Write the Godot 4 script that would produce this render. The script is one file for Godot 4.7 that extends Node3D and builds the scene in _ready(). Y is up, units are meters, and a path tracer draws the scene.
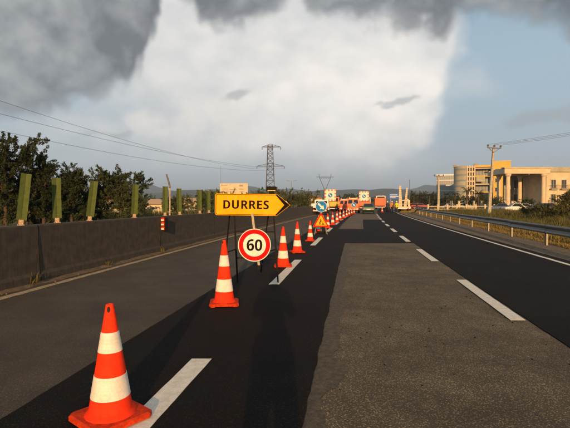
extends Node3D
# Lay-out: x to the right, y up, the view runs along -z. "d" is the distance ahead of the camera in metres.

const F := 443.0
const EYE := 1.5
var M := {}
var used := {}
var rng := RandomNumberGenerator.new()
var tex_cache := {}

# ------------------------------------------------------------------ places
func P(x: float, y: float, d: float) -> Vector3:
	return Vector3(x, y, -d)

func at(px: float, py: float, d: float) -> Vector3:
	return Vector3((px - 285.0) * d / F, EYE - (py - 203.0) * d / F, -d)

func centre(d: float) -> float:       # the road's run: nearly straight, a slight bend to the right
	if d <= 150.0:
		return 0.148 * d + 0.0004 * d * d
	return 0.148 * 150.0 + 0.0004 * 22500.0 + (d - 150.0) * 0.268

func road(o: float, d: float, y := 0.0) -> Vector3:
	return Vector3(centre(d) + o, y, -d)

func edge_right(d: float) -> float:   # offset of the painted line on the right: the lane widens ahead
	return clampf(4.85 + 0.21 * d - centre(d), 2.6, 5.2)

func rail_line(d: float) -> Vector3:
	return Vector3(6.2 + 0.2 * d, 0, -d)

# ------------------------------------------------------------------ colour and materials
func lin(r: float, g: float, b: float) -> Color:
	return Color(r, g, b).linear_to_srgb()

func mat(called: String, c: Color, rough := 0.7, metal := 0.0, spec := 0.5) -> StandardMaterial3D:
	var m := StandardMaterial3D.new()
	m.resource_name = called
	m.albedo_color = c
	m.roughness = rough
	m.metallic = metal
	m.metallic_specular = spec
	M[called] = m
	return m

func noise(sd: int, freq: float, kind := FastNoiseLite.TYPE_SIMPLEX_SMOOTH, octaves := 4) -> FastNoiseLite:
	var n := FastNoiseLite.new()
	n.seed = sd
	n.frequency = freq
	n.noise_type = kind
	n.fractal_octaves = octaves
	return n

# a tiling colour texture: base colour, mottled by a coarse and a fine noise, with specks
func mottle(size: int, sd: int, a: Color, b: Color, coarse: float, fine: float, grain: float, speck := 0.0, speck_c := Color.BLACK) -> ImageTexture:
	var n1 := noise(sd, coarse).get_seamless_image(size, size)
	var n2 := noise(sd + 7, fine, FastNoiseLite.TYPE_SIMPLEX_SMOOTH, 2).get_seamless_image(size, size)
	var d1 := n1.get_data()
	var d2 := n2.get_data()
	var r := RandomNumberGenerator.new()
	r.seed = sd
	var out := PackedByteArray()
	out.resize(size * size * 3)
	for i in size * size:
		var t := (d1[i] * 0.55 + d2[i] * 0.45) / 255.0 + (r.randf() - 0.5) * grain
		t = clampf((t - 0.5) * 1.5 + 0.5, 0.0, 1.0)
		var cr := lerpf(a.r, b.r, t)
		var cg := lerpf(a.g, b.g, t)
		var cb := lerpf(a.b, b.b, t)
		if speck > 0.0 and r.randf() < speck:
			cr = speck_c.r
			cg = speck_c.g
			cb = speck_c.b
		out[i * 3] = int(clampf(cr, 0, 1) * 255)
		out[i * 3 + 1] = int(clampf(cg, 0, 1) * 255)
		out[i * 3 + 2] = int(clampf(cb, 0, 1) * 255)
	return ImageTexture.create_from_image(Image.create_from_data(size, size, false, Image.FORMAT_RGB8, out))

# stones in bitumen: albedo and normal map from one cellular noise
func asphalt_maps(size: int, sd: int, binder: Color, stone: Color, freq: float, share: float, depth: float) -> Array:
	var cn := noise(sd, freq, FastNoiseLite.TYPE_CELLULAR, 1)
	cn.fractal_type = FastNoiseLite.FRACTAL_NONE
	cn.cellular_return_type = FastNoiseLite.RETURN_DISTANCE
	var ci := cn.get_seamless_image(size, size, false, false, 0.1)
	var vn := noise(sd, freq, FastNoiseLite.TYPE_CELLULAR, 1)
	vn.fractal_type = FastNoiseLite.FRACTAL_NONE
	vn.cellular_return_type = FastNoiseLite.RETURN_CELL_VALUE
	var vi := vn.get_seamless_image(size, size, false, false, 0.1)
	var fi := noise(sd + 3, 0.11, FastNoiseLite.TYPE_SIMPLEX_SMOOTH, 3).get_seamless_image(size, size)
	var c := ci.get_data()
	var v := vi.get_data()
	var f := fi.get_data()
	var r := RandomNumberGenerator.new()
	r.seed = sd
	var out := PackedByteArray()
	out.resize(size * size * 3)
	var hgt := PackedByteArray()
	hgt.resize(size * size)
	for i in size * size:
		var near: float = clampf(1.0 - c[i] / 150.0, 0.0, 1.0)
		var val: float = v[i] / 255.0
		var shows: float = smoothstep(1.0 - share, 1.0 - share + 0.25, val) * smoothstep(0.15, 0.5, near)
		var tone := 0.72 + 0.56 * f[i] / 255.0 + (r.randf() - 0.5) * 0.22
		var k := clampf(shows * (0.55 + 0.9 * fmod(val * 17.0, 1.0)), 0.0, 1.3)
		out[i * 3] = int(clampf(lerpf(binder.r, stone.r, k) * tone, 0, 1) * 255)
		out[i * 3 + 1] = int(clampf(lerpf(binder.g, stone.g, k) * tone, 0, 1) * 255)
		out[i * 3 + 2] = int(clampf(lerpf(binder.b, stone.b, k) * tone, 0, 1) * 255)
		hgt[i] = int(clampf(90.0 + 110.0 * near * (0.4 + 0.6 * val) + 40.0 * (f[i] / 255.0 - 0.5) + 12.0 * (r.randf() - 0.5), 0, 255))
	var him := Image.create_from_data(size, size, false, Image.FORMAT_L8, hgt)
	him.convert(Image.FORMAT_RGBA8)
	him.bump_map_to_normal_map(depth)
	return [ImageTexture.create_from_image(Image.create_from_data(size, size, false, Image.FORMAT_RGB8, out)), ImageTexture.create_from_image(him)]

func triplanar(m: StandardMaterial3D, scale: float, world := true) -> void:
	m.uv1_triplanar = true
	m.uv1_world_triplanar = world
	m.uv1_scale = Vector3.ONE * scale

func patches(m: StandardMaterial3D, t: Texture2D, scale: float) -> void:   # large, faint patches of wear multiplied over the fine grain
	m.detail_enabled = true
	m.detail_albedo = t
	m.detail_blend_mode = BaseMaterial3D.BLEND_MODE_MUL
	m.detail_uv_layer = BaseMaterial3D.DETAIL_UV_2
	m.uv2_triplanar = true
	m.uv2_world_triplanar = true
	m.uv2_scale = Vector3(scale, scale, scale)

func textured(called: String, t: Texture2D, scale: float, rough := 0.85, world := true) -> StandardMaterial3D:
	var m := mat(called, Color.WHITE, rough)
	m.albedo_texture = t
	triplanar(m, scale, world)
	return m

# ------------------------------------------------------------------ shapes
func start() -> SurfaceTool:
	var s := SurfaceTool.new()
	s.begin(Mesh.PRIMITIVE_TRIANGLES)
	s.set_smooth_group(-1)
	return s

func tri(s: SurfaceTool, a: Vector3, b: Vector3, c: Vector3, ref: Vector3) -> void:   # faces away from ref
	var n := (c - a).cross(b - a)
	if n.dot((a + b + c) / 3.0 - ref) >= 0.0:
		s.add_vertex(a); s.add_vertex(b); s.add_vertex(c)
	else:
		s.add_vertex(a); s.add_vertex(c); s.add_vertex(b)

func quad(s: SurfaceTool, a: Vector3, b: Vector3, c: Vector3, d: Vector3, ref: Vector3) -> void:
	var n := (c - a).cross(b - a) + (d - a).cross(c - a)
	if n.dot((a + b + c + d) / 4.0 - ref) >= 0.0:
		s.add_vertex(a); s.add_vertex(b); s.add_vertex(c)
		s.add_vertex(a); s.add_vertex(c); s.add_vertex(d)
	else:
		s.add_vertex(a); s.add_vertex(c); s.add_vertex(b)
		s.add_vertex(a); s.add_vertex(d); s.add_vertex(c)

func hexa(s: SurfaceTool, v: Array) -> void:   # eight corners: 0-3 the bottom ring, 4-7 the top ring
	var mid := Vector3.ZERO
	for p in v:
		mid += p / 8.0
	for f in [[0, 1, 2, 3], [4, 5, 6, 7], [0, 1, 5, 4], [1, 2, 6, 5], [2, 3, 7, 6], [3, 0, 4, 7]]:
		quad(s, v[f[0]], v[f[1]], v[f[2]], v[f[3]], mid)

func box(s: SurfaceTool, c: Vector3, size: Vector3, b := Basis()) -> void:
	var h := size / 2.0
	var v := []
	for y in [-1, 1]:
		for k in [[-1, -1], [1, -1], [1, 1], [-1, 1]]:
			v.append(c + b * Vector3(k[0] * h.x, y * h.y, k[1] * h.z))
	hexa(s, v)

func cbox(s: SurfaceTool, c: Vector3, size: Vector3, bev: float, b := Basis()) -> void:   # a box with chamfered edges
	var h := size / 2.0
	var g := h - Vector3.ONE * minf(bev, minf(h.x, minf(h.y, h.z)) * 0.9)
	var q := func(sx: float, sy: float, sz: float, ax: int) -> Vector3:
		var p := Vector3(sx * g.x, sy * g.y, sz * g.z)
		p[ax] = [sx, sy, sz][ax] * h[ax]
		return c + b * p
	for ax in 3:
		var u := (ax + 1) % 3
		var w := (ax + 2) % 3
		for sg in [-1.0, 1.0]:
			var ring := []
			for k in [[-1.0, -1.0], [1.0, -1.0], [1.0, 1.0], [-1.0, 1.0]]:
				var d := [0.0, 0.0, 0.0]
				d[ax] = sg; d[u] = k[0]; d[w] = k[1]
				ring.append(q.call(d[0], d[1], d[2], ax))
			quad(s, ring[0], ring[1], ring[2], ring[3], c)
		for k in [[-1.0, -1.0], [1.0, -1.0], [1.0, 1.0], [-1.0, 1.0]]:   # the edges along ax
			var lo := [0.0, 0.0, 0.0]
			lo[ax] = -1.0; lo[u] = k[0]; lo[w] = k[1]
			var hi := lo.duplicate()
			hi[ax] = 1.0
			quad(s, q.call(lo[0], lo[1], lo[2], u), q.call(hi[0], hi[1], hi[2], u), q.call(hi[0], hi[1], hi[2], w), q.call(lo[0], lo[1], lo[2], w), c)
	for x in [-1.0, 1.0]:
		for y in [-1.0, 1.0]:
			for z in [-1.0, 1.0]:
				tri(s, q.call(x, y, z, 0), q.call(x, y, z, 1), q.call(x, y, z, 2), c)

func tube(s: SurfaceTool, a: Vector3, b: Vector3, r0: float, r1: float, n := 8, caps := true) -> void:
	var dir := (b - a).normalized()
	var u := dir.cross(Vector3.UP if absf(dir.y) < 0.95 else Vector3.RIGHT).normalized()
	var w := dir.cross(u)
	var mid := (a + b) / 2.0
	for k in n:
		var a0 := TAU * k / n
		var a1 := TAU * (k + 1) / n
		var e0 := u * cos(a0) + w * sin(a0)
		var e1 := u * cos(a1) + w * sin(a1)
		s.set_smooth_group(0)
		quad(s, a + e0 * r0, b + e0 * r1, b + e1 * r1, a + e1 * r0, mid)
		if caps:
			s.set_smooth_group(-1)
			tri(s, a, a + e0 * r0, a + e1 * r0, mid)
			tri(s, b, b + e0 * r1, b + e1 * r1, mid)
	s.set_smooth_group(-1)

func run(s: SurfaceTool, pts: Array, r: float, n := 6, r_end := -1.0) -> void:
	for i in pts.size() - 1:
		var t0 := float(i) / (pts.size() - 1)
		var t1 := float(i + 1) / (pts.size() - 1)
		tube(s, pts[i], pts[i + 1], r if r_end < 0 else lerpf(r, r_end, t0), r if r_end < 0 else lerpf(r, r_end, t1), n, i == 0 or i == pts.size() - 2)

func lathe(s: SurfaceTool, prof: Array, n: int, base := Vector3.ZERO, smooth := true) -> void:   # prof: Vector2(radius, height)
	for i in prof.size() - 1:
		var p: Vector2 = prof[i]
		var q: Vector2 = prof[i + 1]
		s.set_smooth_group(i if smooth else -1)
		for k in n:
			var a0 := TAU * k / n
			var a1 := TAU * (k + 1) / n
			var va := base + Vector3(cos(a0) * p.x, p.y, sin(a0) * p.x)
			var vb := base + Vector3(cos(a0) * q.x, q.y, sin(a0) * q.x)
			var vc := base + Vector3(cos(a1) * q.x, q.y, sin(a1) * q.x)
			var vd := base + Vector3(cos(a1) * p.x, p.y, sin(a1) * p.x)
			# outwards is the side to the right of the profile's run upwards
			var run_dir := q - p
			var am := (a0 + a1) / 2.0
			var want := Vector3(cos(am) * run_dir.y, -run_dir.x, sin(am) * run_dir.y)
			quad(s, va, vb, vc, vd, (va + vb + vc + vd) / 4.0 - want)
	s.set_smooth_group(-1)

func prism(s: SurfaceTool, poly: PackedVector2Array, z0: float, z1: float, t := Transform3D()) -> void:
	var idx := Geometry2D.triangulate_polygon(poly)
	var zn := t.basis.z
	for k in range(0, idx.size(), 3):
		for zz in [z0, z1]:
			var a := t * Vector3(poly[idx[k]].x, poly[idx[k]].y, zz)
			var b := t * Vector3(poly[idx[k + 1]].x, poly[idx[k + 1]].y, zz)
			var c := t * Vector3(poly[idx[k + 2]].x, poly[idx[k + 2]].y, zz)
			tri(s, a, b, c, (a + b + c) / 3.0 - zn * (1.0 if (zz == z1) == (z1 > z0) else -1.0))
	var area := 0.0
	for i in poly.size():
		area += poly[i].cross(poly[(i + 1) % poly.size()])
	for i in poly.size():
		var p := poly[i]
		var q := poly[(i + 1) % poly.size()]
		var e := Vector2(q.y - p.y, p.x - q.x) * (1.0 if area > 0.0 else -1.0)
		var out3 := t.basis * Vector3(e.x, e.y, 0)
		var a := t * Vector3(p.x, p.y, z0)
		var b := t * Vector3(q.x, q.y, z0)
		var c := t * Vector3(q.x, q.y, z1)
		var d := t * Vector3(p.x, p.y, z1)
		quad(s, a, b, c, d, (a + c) / 2.0 - out3)

func disc_poly(r: float, n: int, c := Vector2.ZERO) -> PackedVector2Array:
	var p := PackedVector2Array()
	for k in n:
		p.append(c + Vector2(cos(TAU * k / n), sin(TAU * k / n)) * r)
	return p

func ring_strip(s: SurfaceTool, outer: PackedVector2Array, inner: PackedVector2Array, z0: float, z1: float, t := Transform3D()) -> void:   # a flat band between two outlines of the same count
	for i in outer.size():
		var j := (i + 1) % outer.size()
		var v := []
		for z in [z0, z1]:
			for p in [outer[i], outer[j], inner[j], inner[i]]:
				v.append(t * Vector3(p.x, p.y, z))
		hexa(s, v)

# ------------------------------------------------------------------ naming
func numbered(parent: Node, called: String) -> String:
	var key := str(parent.get_instance_id()) + "/" + called
	var n: int = used.get(key, 0)
	used[key] = n + 1
	return called if n == 0 else "%s_%03d" % [called, n]

func obj(called: String, s: SurfaceTool, m: Material, parent: Node = self, pos := Vector3.ZERO) -> MeshInstance3D:
	s.generate_normals()
	var mesh := s.commit()
	return inst(called, mesh, m, parent, pos)

func inst(called: String, mesh: Mesh, m: Material, parent: Node = self, pos := Vector3.ZERO) -> MeshInstance3D:
	var o := MeshInstance3D.new()
	o.mesh = mesh
	o.material_override = m
	o.name = numbered(parent, called)
	parent.add_child(o, true)
	o.position = pos
	return o

func thing(called: String, label: String, category: String, pos := Vector3.ZERO, turn := 0.0, group := "") -> Node3D:
	var o := Node3D.new()
	o.name = numbered(self, called)
	add_child(o, true)
	o.position = pos
	o.rotation.y = turn
	return tag(o, label, category, group, "thing")

func tag(o: Node3D, label: String, category: String, group := "", kind := "") -> Node3D:
	if label: o.set_meta("label", label)
	if category: o.set_meta("category", category)
	if group: o.set_meta("group", group)
	if kind: o.set_meta("kind", kind)
	return o

func setting(called: String) -> Node3D:
	var o := Node3D.new()
	o.name = numbered(self, called)
	add_child(o, true)
	o.set_meta("kind", "structure")
	return o

func copy(src: Node3D, label: String, pos: Vector3, turn := 0.0, group := "") -> Node3D:
	var o: Node3D = src.duplicate()
	o.name = numbered(self, String(src.name).rstrip("0123456789").rstrip("_"))
	add_child(o, true)
	o.position = pos
	o.rotation.y = turn
	o.set_meta("label", label)
	if group: o.set_meta("group", group)
	return o

func text_mesh(t: String, cap: float, bold := true) -> TextMesh:   # cap: height of the capitals in metres
	var f := SystemFont.new()
	f.font_names = PackedStringArray(["Droid Sans"])
	f.font_weight = 700 if bold else 400
	var m := TextMesh.new()
	m.text = t
	m.font = f
	m.font_size = 64
	m.pixel_size = cap / (64.0 * 0.714)
	m.depth = 0.002
	m.curve_step = 0.5
	return m

# ------------------------------------------------------------------ bodies: a smooth union of tapered capsules, meshed as surface nets
func capsule_mesh(bones: Array, cell: float, grow := 0.0, blend := 0.03) -> ArrayMesh:
	var lo := Vector3.INF
	var hi := -Vector3.INF
	for b in bones:
		for k in [[0, 2], [1, 3]]:
			var rr: float = b[k[1]] + grow
			lo = lo.min(b[k[0]] - Vector3.ONE * (rr + 2 * cell))
			hi = hi.max(b[k[0]] + Vector3.ONE * (rr + 2 * cell))
	var nx := int((hi.x - lo.x) / cell) + 2
	var ny := int((hi.y - lo.y) / cell) + 2
	var nz := int((hi.z - lo.z) / cell) + 2
	var f := PackedFloat32Array()
	f.resize(nx * ny * nz)
	f.fill(10.0)
	for b in bones:
		var a: Vector3 = b[0]
		var e: Vector3 = b[1] - a
		var ll := maxf(e.length_squared(), 1e-9)
		var r0: float = b[2] + grow
		var r1: float = b[3] + grow
		var pad := maxf(r0, r1) + 3.0 * cell + blend
		var bl: Vector3 = ((a.min(b[1]) - Vector3.ONE * pad - lo) / cell).max(Vector3.ZERO)
		var bh: Vector3 = (a.max(b[1]) + Vector3.ONE * pad - lo) / cell
		for iz in range(int(bl.z), mini(int(bh.z) + 1, nz)):
			for iy in range(int(bl.y), mini(int(bh.y) + 1, ny)):
				for ix in range(int(bl.x), mini(int(bh.x) + 1, nx)):
					var p := lo + Vector3(ix, iy, iz) * cell - a
					var t := clampf(p.dot(e) / ll, 0.0, 1.0)
					var d := (p - e * t).length() - lerpf(r0, r1, t)
					var i := (iz * ny + iy) * nx + ix
					var g := f[i]
					var h := maxf(blend - absf(d - g), 0.0) / maxf(blend, 1e-6)
					f[i] = minf(d, g) - h * h * blend * 0.25
	var vid := {}
	var verts := PackedVector3Array()
	var index := PackedInt32Array()
	for iz in nz - 1:
		for iy in ny - 1:
			for ix in nx - 1:
				var i0 := (iz * ny + iy) * nx + ix
				var sgn := 0
				var cs := []
				for k in 8:
					var v := f[i0 + (k & 1) + ((k >> 1) & 1) * nx + ((k >> 2) & 1) * nx * ny]
					cs.append(v)
					if v < 0.0:
						sgn += 1
				if sgn == 0 or sgn == 8:
					continue
				var acc := Vector3.ZERO
				var cnt := 0
				for ed in [[0, 1], [2, 3], [4, 5], [6, 7], [0, 2], [1, 3], [4, 6], [5, 7], [0, 4], [1, 5], [2, 6], [3, 7]]:
					var va: float = cs[ed[0]]
					var vb: float = cs[ed[1]]
					if (va < 0.0) != (vb < 0.0):
						var t := va / (va - vb)
						var ka: int = ed[0]
						var kb: int = ed[1]
						var pa := Vector3(ka & 1, (ka >> 1) & 1, (ka >> 2) & 1)
						var pb := Vector3(kb & 1, (kb >> 1) & 1, (kb >> 2) & 1)
						acc += pa.lerp(pb, t)
						cnt += 1
				vid[i0] = verts.size()
				verts.append(lo + (Vector3(ix, iy, iz) + acc / cnt) * cell)
	var step := [1, nx, nx * ny]
	for i0: int in vid:
		var s0 := f[i0] < 0.0
		for ax in 3:
			var s1: bool = f[i0 + step[ax]] < 0.0
			if s0 == s1:
				continue
			var u: int = step[(ax + 1) % 3]
			var w: int = step[(ax + 2) % 3]
			if not (vid.has(i0 - u) and vid.has(i0 - w) and vid.has(i0 - u - w)):
				continue
			var q := [vid[i0], vid[i0 - u], vid[i0 - u - w], vid[i0 - w]]
			if not s0:
				q.reverse()
			for k in [0, 2, 1, 0, 3, 2]:
				index.append(q[k])
	var st := SurfaceTool.new()
	st.begin(Mesh.PRIMITIVE_TRIANGLES)
	st.set_smooth_group(0)
	for v in verts:
		st.add_vertex(v)
	for k in index:
		st.add_index(k)
	st.generate_normals()
	return st.commit()

# ------------------------------------------------------------------ sky
func pw(x: float, pts: Array) -> float:   # a broken line through (x, y) points
	if x <= pts[0][0]: return pts[0][1]
	for i in pts.size() - 1:
		if x <= pts[i + 1][0]:
			var t: float = (x - pts[i][0]) / (pts[i + 1][0] - pts[i][0])
			return lerpf(pts[i][1], pts[i + 1][1], t * t * (3.0 - 2.0 * t))
	return pts[-1][1]

var sn_a: FastNoiseLite
var sn_b: FastNoiseLite
var sn_c: FastNoiseLite
# lower edge, in degrees above the horizon, of the grey cloud deck round the compass (0 is straight ahead)
const DECK := [[-180, 21], [-150, 17], [-120, 23], [-95, 16], [-70, 20], [-52, 11], [-40, 8.5], [-33, 8.8], [-28, 9.0], [-24, 10.8], [-20, 13.2], [-18, 16.0], [-16.6, 20.5], [-14.5, 26], [-12, 25.0], [-10.5, 23.2], [-5, 22.4], [-2, 23.5], [1, 25.5], [4, 23.6], [6, 22.2], [12, 21.9], [17, 20.9], [19.5, 19.2], [21.5, 20.4], [25, 19.8], [29, 18.8], [33, 18.0], [45, 15], [65, 20], [90, 14], [120, 20], [150, 23], [180, 21]]

func sky_at(az: float, el: float) -> Color:
	var dir := Vector3(sin(deg_to_rad(az)) * cos(deg_to_rad(el)), sin(deg_to_rad(el)), -cos(deg_to_rad(az)) * cos(deg_to_rad(el)))
	var q := dir * 10.0
	var n1 := sn_a.get_noise_3dv(q)                       # large billows
	var n2 := sn_b.get_noise_3d(q.x * 1.4, q.y * 2.6, q.z * 1.4)   # wisps
	var n3 := sn_c.get_noise_3dv(q * 3.0)                    # small texture
	# open air: greyish blue, hazier and warmer low down
	var t := clampf(el / 32.0, 0.0, 1.0)
	var col := Color(0.425, 0.475, 0.50).lerp(Color(0.365, 0.485, 0.575), smoothstep(0.05, 0.45, t))
	col = col.lerp(Color(0.24, 0.36, 0.49), smoothstep(0.45, 1.0, t))
	# thin white veil, more of it towards the left and overhead
	var veil := smoothstep(-0.45, 0.5, n1 * 0.7 + n2 * 0.8 + 0.25 - 0.8 * smoothstep(8, 30, az) * smoothstep(75, 45, az)) * smoothstep(1.0, 9.0, el)
	col = col.lerp(Color(0.60, 0.625, 0.63), veil * 0.8)
	# the tall sunlit cumulus ahead, its right side cut in billows
	var wob := n1 * 5.0 + n3 * 2.4
	var right_side := pw(el, [[0, 10], [4, 13], [8, 16.5], [12, 17.5], [15, 19], [18, 21.5], [21, 22], [26, 20]])
	var cum := smoothstep(1.9, -1.6, az - right_side - wob * 0.9) * smoothstep(-36, -12, az + n2 * 12.0 + el * 0.3)
	cum *= smoothstep(2.5, 9.0, el + n1 * 3.5 + n3 * 1.0) * smoothstep(40, 26, el)
	var n4b := sn_b.get_noise_3d(q.x * 4.0, q.y * 7.0, q.z * 4.0)
	var lit := clampf(0.62 + 0.75 * n1 + 0.55 * n3 + 0.3 * n2, 0.0, 1.0)
	var glow := exp(-pow((az - 9.0) / 15.0, 2) - pow((el - 13.5) / 7.0, 2))
	var cc := Color(0.545, 0.575, 0.59).lerp(Color(0.96, 0.905, 0.845), clampf(lit * 0.40 + n4b * 0.30 + glow * 0.72, 0, 1))
	col = col.lerp(cc, cum * 0.93)
	# more cumulus elsewhere round the sky
	var far := smoothstep(0.0, 0.5, n1 + n3 * 0.3 + 0.1) * smoothstep(38, 60, absf(az)) * smoothstep(3, 9, el) * smoothstep(45, 25, el)
	col = col.lerp(Color(0.66, 0.66, 0.64), far * 0.8)
	# low bank of pale lit tops on the left
	var bank := smoothstep(0.0, 0.5, n3 * 0.8 + n1 * 0.6 + 0.34 - absf(el - 11.0 - 0.05 * az) * 0.16) * smoothstep(-30, -17, az) * smoothstep(-2, -8, az)
	col = col.lerp(Color(0.80, 0.76, 0.70), bank * 0.5)
	# dark streaks floating in front of the cumulus
	for b in [[14.0, 12.6, 2.6, 0.30, 0.10], [13.0, 12.0, 1.1, 0.26, 0.0], [-6.4, 13.1, 1.3, 0.55, 0.15], [-21.0, 8.4, 3.2, 0.6, 0.02], [31, 9.5, 4.5, 1.0, 0.0]]:
		var ex: float = (az - b[0]) / b[2]
		var ey: float = (el - b[1] - (az - b[0]) * b[4] - n3 * 1.1) / b[3]
		col = col.lerp(Color(0.34, 0.37, 0.39), smoothstep(1.4, 0.2, sqrt(ex * ex + ey * ey) + n2 * 0.6 + n4b * 1.6) * 0.55)
	# the grey deck
	var low := pw(az, DECK)
	var n4 := sn_c.get_noise_3dv(q * 7.0 + Vector3(3, 9, 1))
	var m := smoothstep(-1.3, 1.7, el - low + n1 * 2.6 + n3 * 2.3 + n4 * 0.9 + n2 * 0.6)
	m *= smoothstep(75, 40, el + n1 * 30.0) * 0.95 + 0.05
	var dark := Color(0.148, 0.165, 0.185).lerp(Color(0.37, 0.39, 0.40), clampf(0.22 - 0.55 * n1 + 0.75 * n3 + 0.35 * n4 + 0.02 * (el - low - 3.0), 0, 1))
	col = col.lerp(dark, m * 0.94)
	return col

func make_sky() -> Sky:
	sn_a = noise(11, 0.16, FastNoiseLite.TYPE_SIMPLEX_SMOOTH, 4)
	sn_b = noise(23, 0.22, FastNoiseLite.TYPE_SIMPLEX_SMOOTH, 4)
	sn_c = noise(35, 0.30, FastNoiseLite.TYPE_SIMPLEX_SMOOTH, 4)
	var w := 4096
	var h := 2048
	var small := Image.create(512, 128, false, Image.FORMAT_RGBF)
	for y in 128:
		for x in 512:
			small.set_pixel(x, y, sky_at((x + 0.5) / 512.0 * 360.0 - 180.0, 90.0 - (y + 0.5) / 128.0 * 90.0))
	small.resize(w, h / 2, Image.INTERPOLATE_CUBIC)
	var full := Image.create(w, h, false, Image.FORMAT_RGBF)
	full.fill(Color(0.22, 0.21, 0.19))
	full.blit_rect(small, Rect2i(0, 0, w, h / 2), Vector2i(0, 0))
	# the finer part: every second pixel round the view, then doubled
	var x0 := int((180.0 - 48.0) / 360.0 * w) / 2 * 2
	var x1 := int((180.0 + 48.0) / 360.0 * w) / 2 * 2
	var y0 := int((90.0 - 34.0) / 180.0 * h) / 2 * 2
	var fine := Image.create((x1 - x0) / 2, (h / 2 - y0) / 2, false, Image.FORMAT_RGBF)
	for y in fine.get_height():
		for x in fine.get_width():
			fine.set_pixel(x, y, sky_at((x0 + 2 * x + 1.0) / w * 360.0 - 180.0, 90.0 - (y0 + 2 * y + 1.0) / h * 180.0))
	fine.resize(x1 - x0, h / 2 - y0, Image.INTERPOLATE_CUBIC)
	full.blit_rect(fine, Rect2i(0, 0, x1 - x0, h / 2 - y0), Vector2i(x0, y0))
	var pm := PanoramaSkyMaterial.new()
	# straight ahead is the left edge of a panorama
	var turned := Image.create(w, h, false, Image.FORMAT_RGBF)
	turned.blit_rect(full, Rect2i(w / 2, 0, w / 2, h), Vector2i(0, 0))
	turned.blit_rect(full, Rect2i(0, 0, w / 2, h), Vector2i(w / 2, 0))
	pm.panorama = ImageTexture.create_from_image(turned)
	var sk := Sky.new()
	sk.sky_material = pm
	return sk

func camera_and_light() -> void:
	var cam := Camera3D.new()
	cam.name = "camera"
	cam.fov = rad_to_deg(2.0 * atan(214.0 / F))
	cam.near = 0.05
	cam.far = 9000.0
	add_child(cam)
	cam.position = Vector3(0, EYE, 0)
	cam.rotation_degrees = Vector3(-1.42, 0, 0)
	cam.current = true
	var we := WorldEnvironment.new()
	we.name = "world_environment"
	var e := Environment.new()
	e.background_mode = Environment.BG_SKY
	e.sky = make_sky()
	e.background_energy_multiplier = 0.84
	e.tonemap_mode = Environment.TONE_MAPPER_LINEAR
	e.tonemap_exposure = 1.3
	e.sdfgi_enabled = true
	e.ssao_enabled = true
	e.ssil_enabled = true
	e.fog_enabled = true
	e.fog_density = 0.00021
	e.fog_light_color = Color(0.74, 0.85, 1.0)
	we.environment = e
	add_child(we)
	var sun := DirectionalLight3D.new()
	sun.name = "sun"
	sun.light_energy = 1.5
	sun.light_color = Color(1.0, 0.785, 0.53)
	sun.light_angular_distance = 0.6
	sun.shadow_enabled = true
	sun.rotation_degrees = Vector3(-10.3, 1.2, 0)
	add_child(sun)

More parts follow.
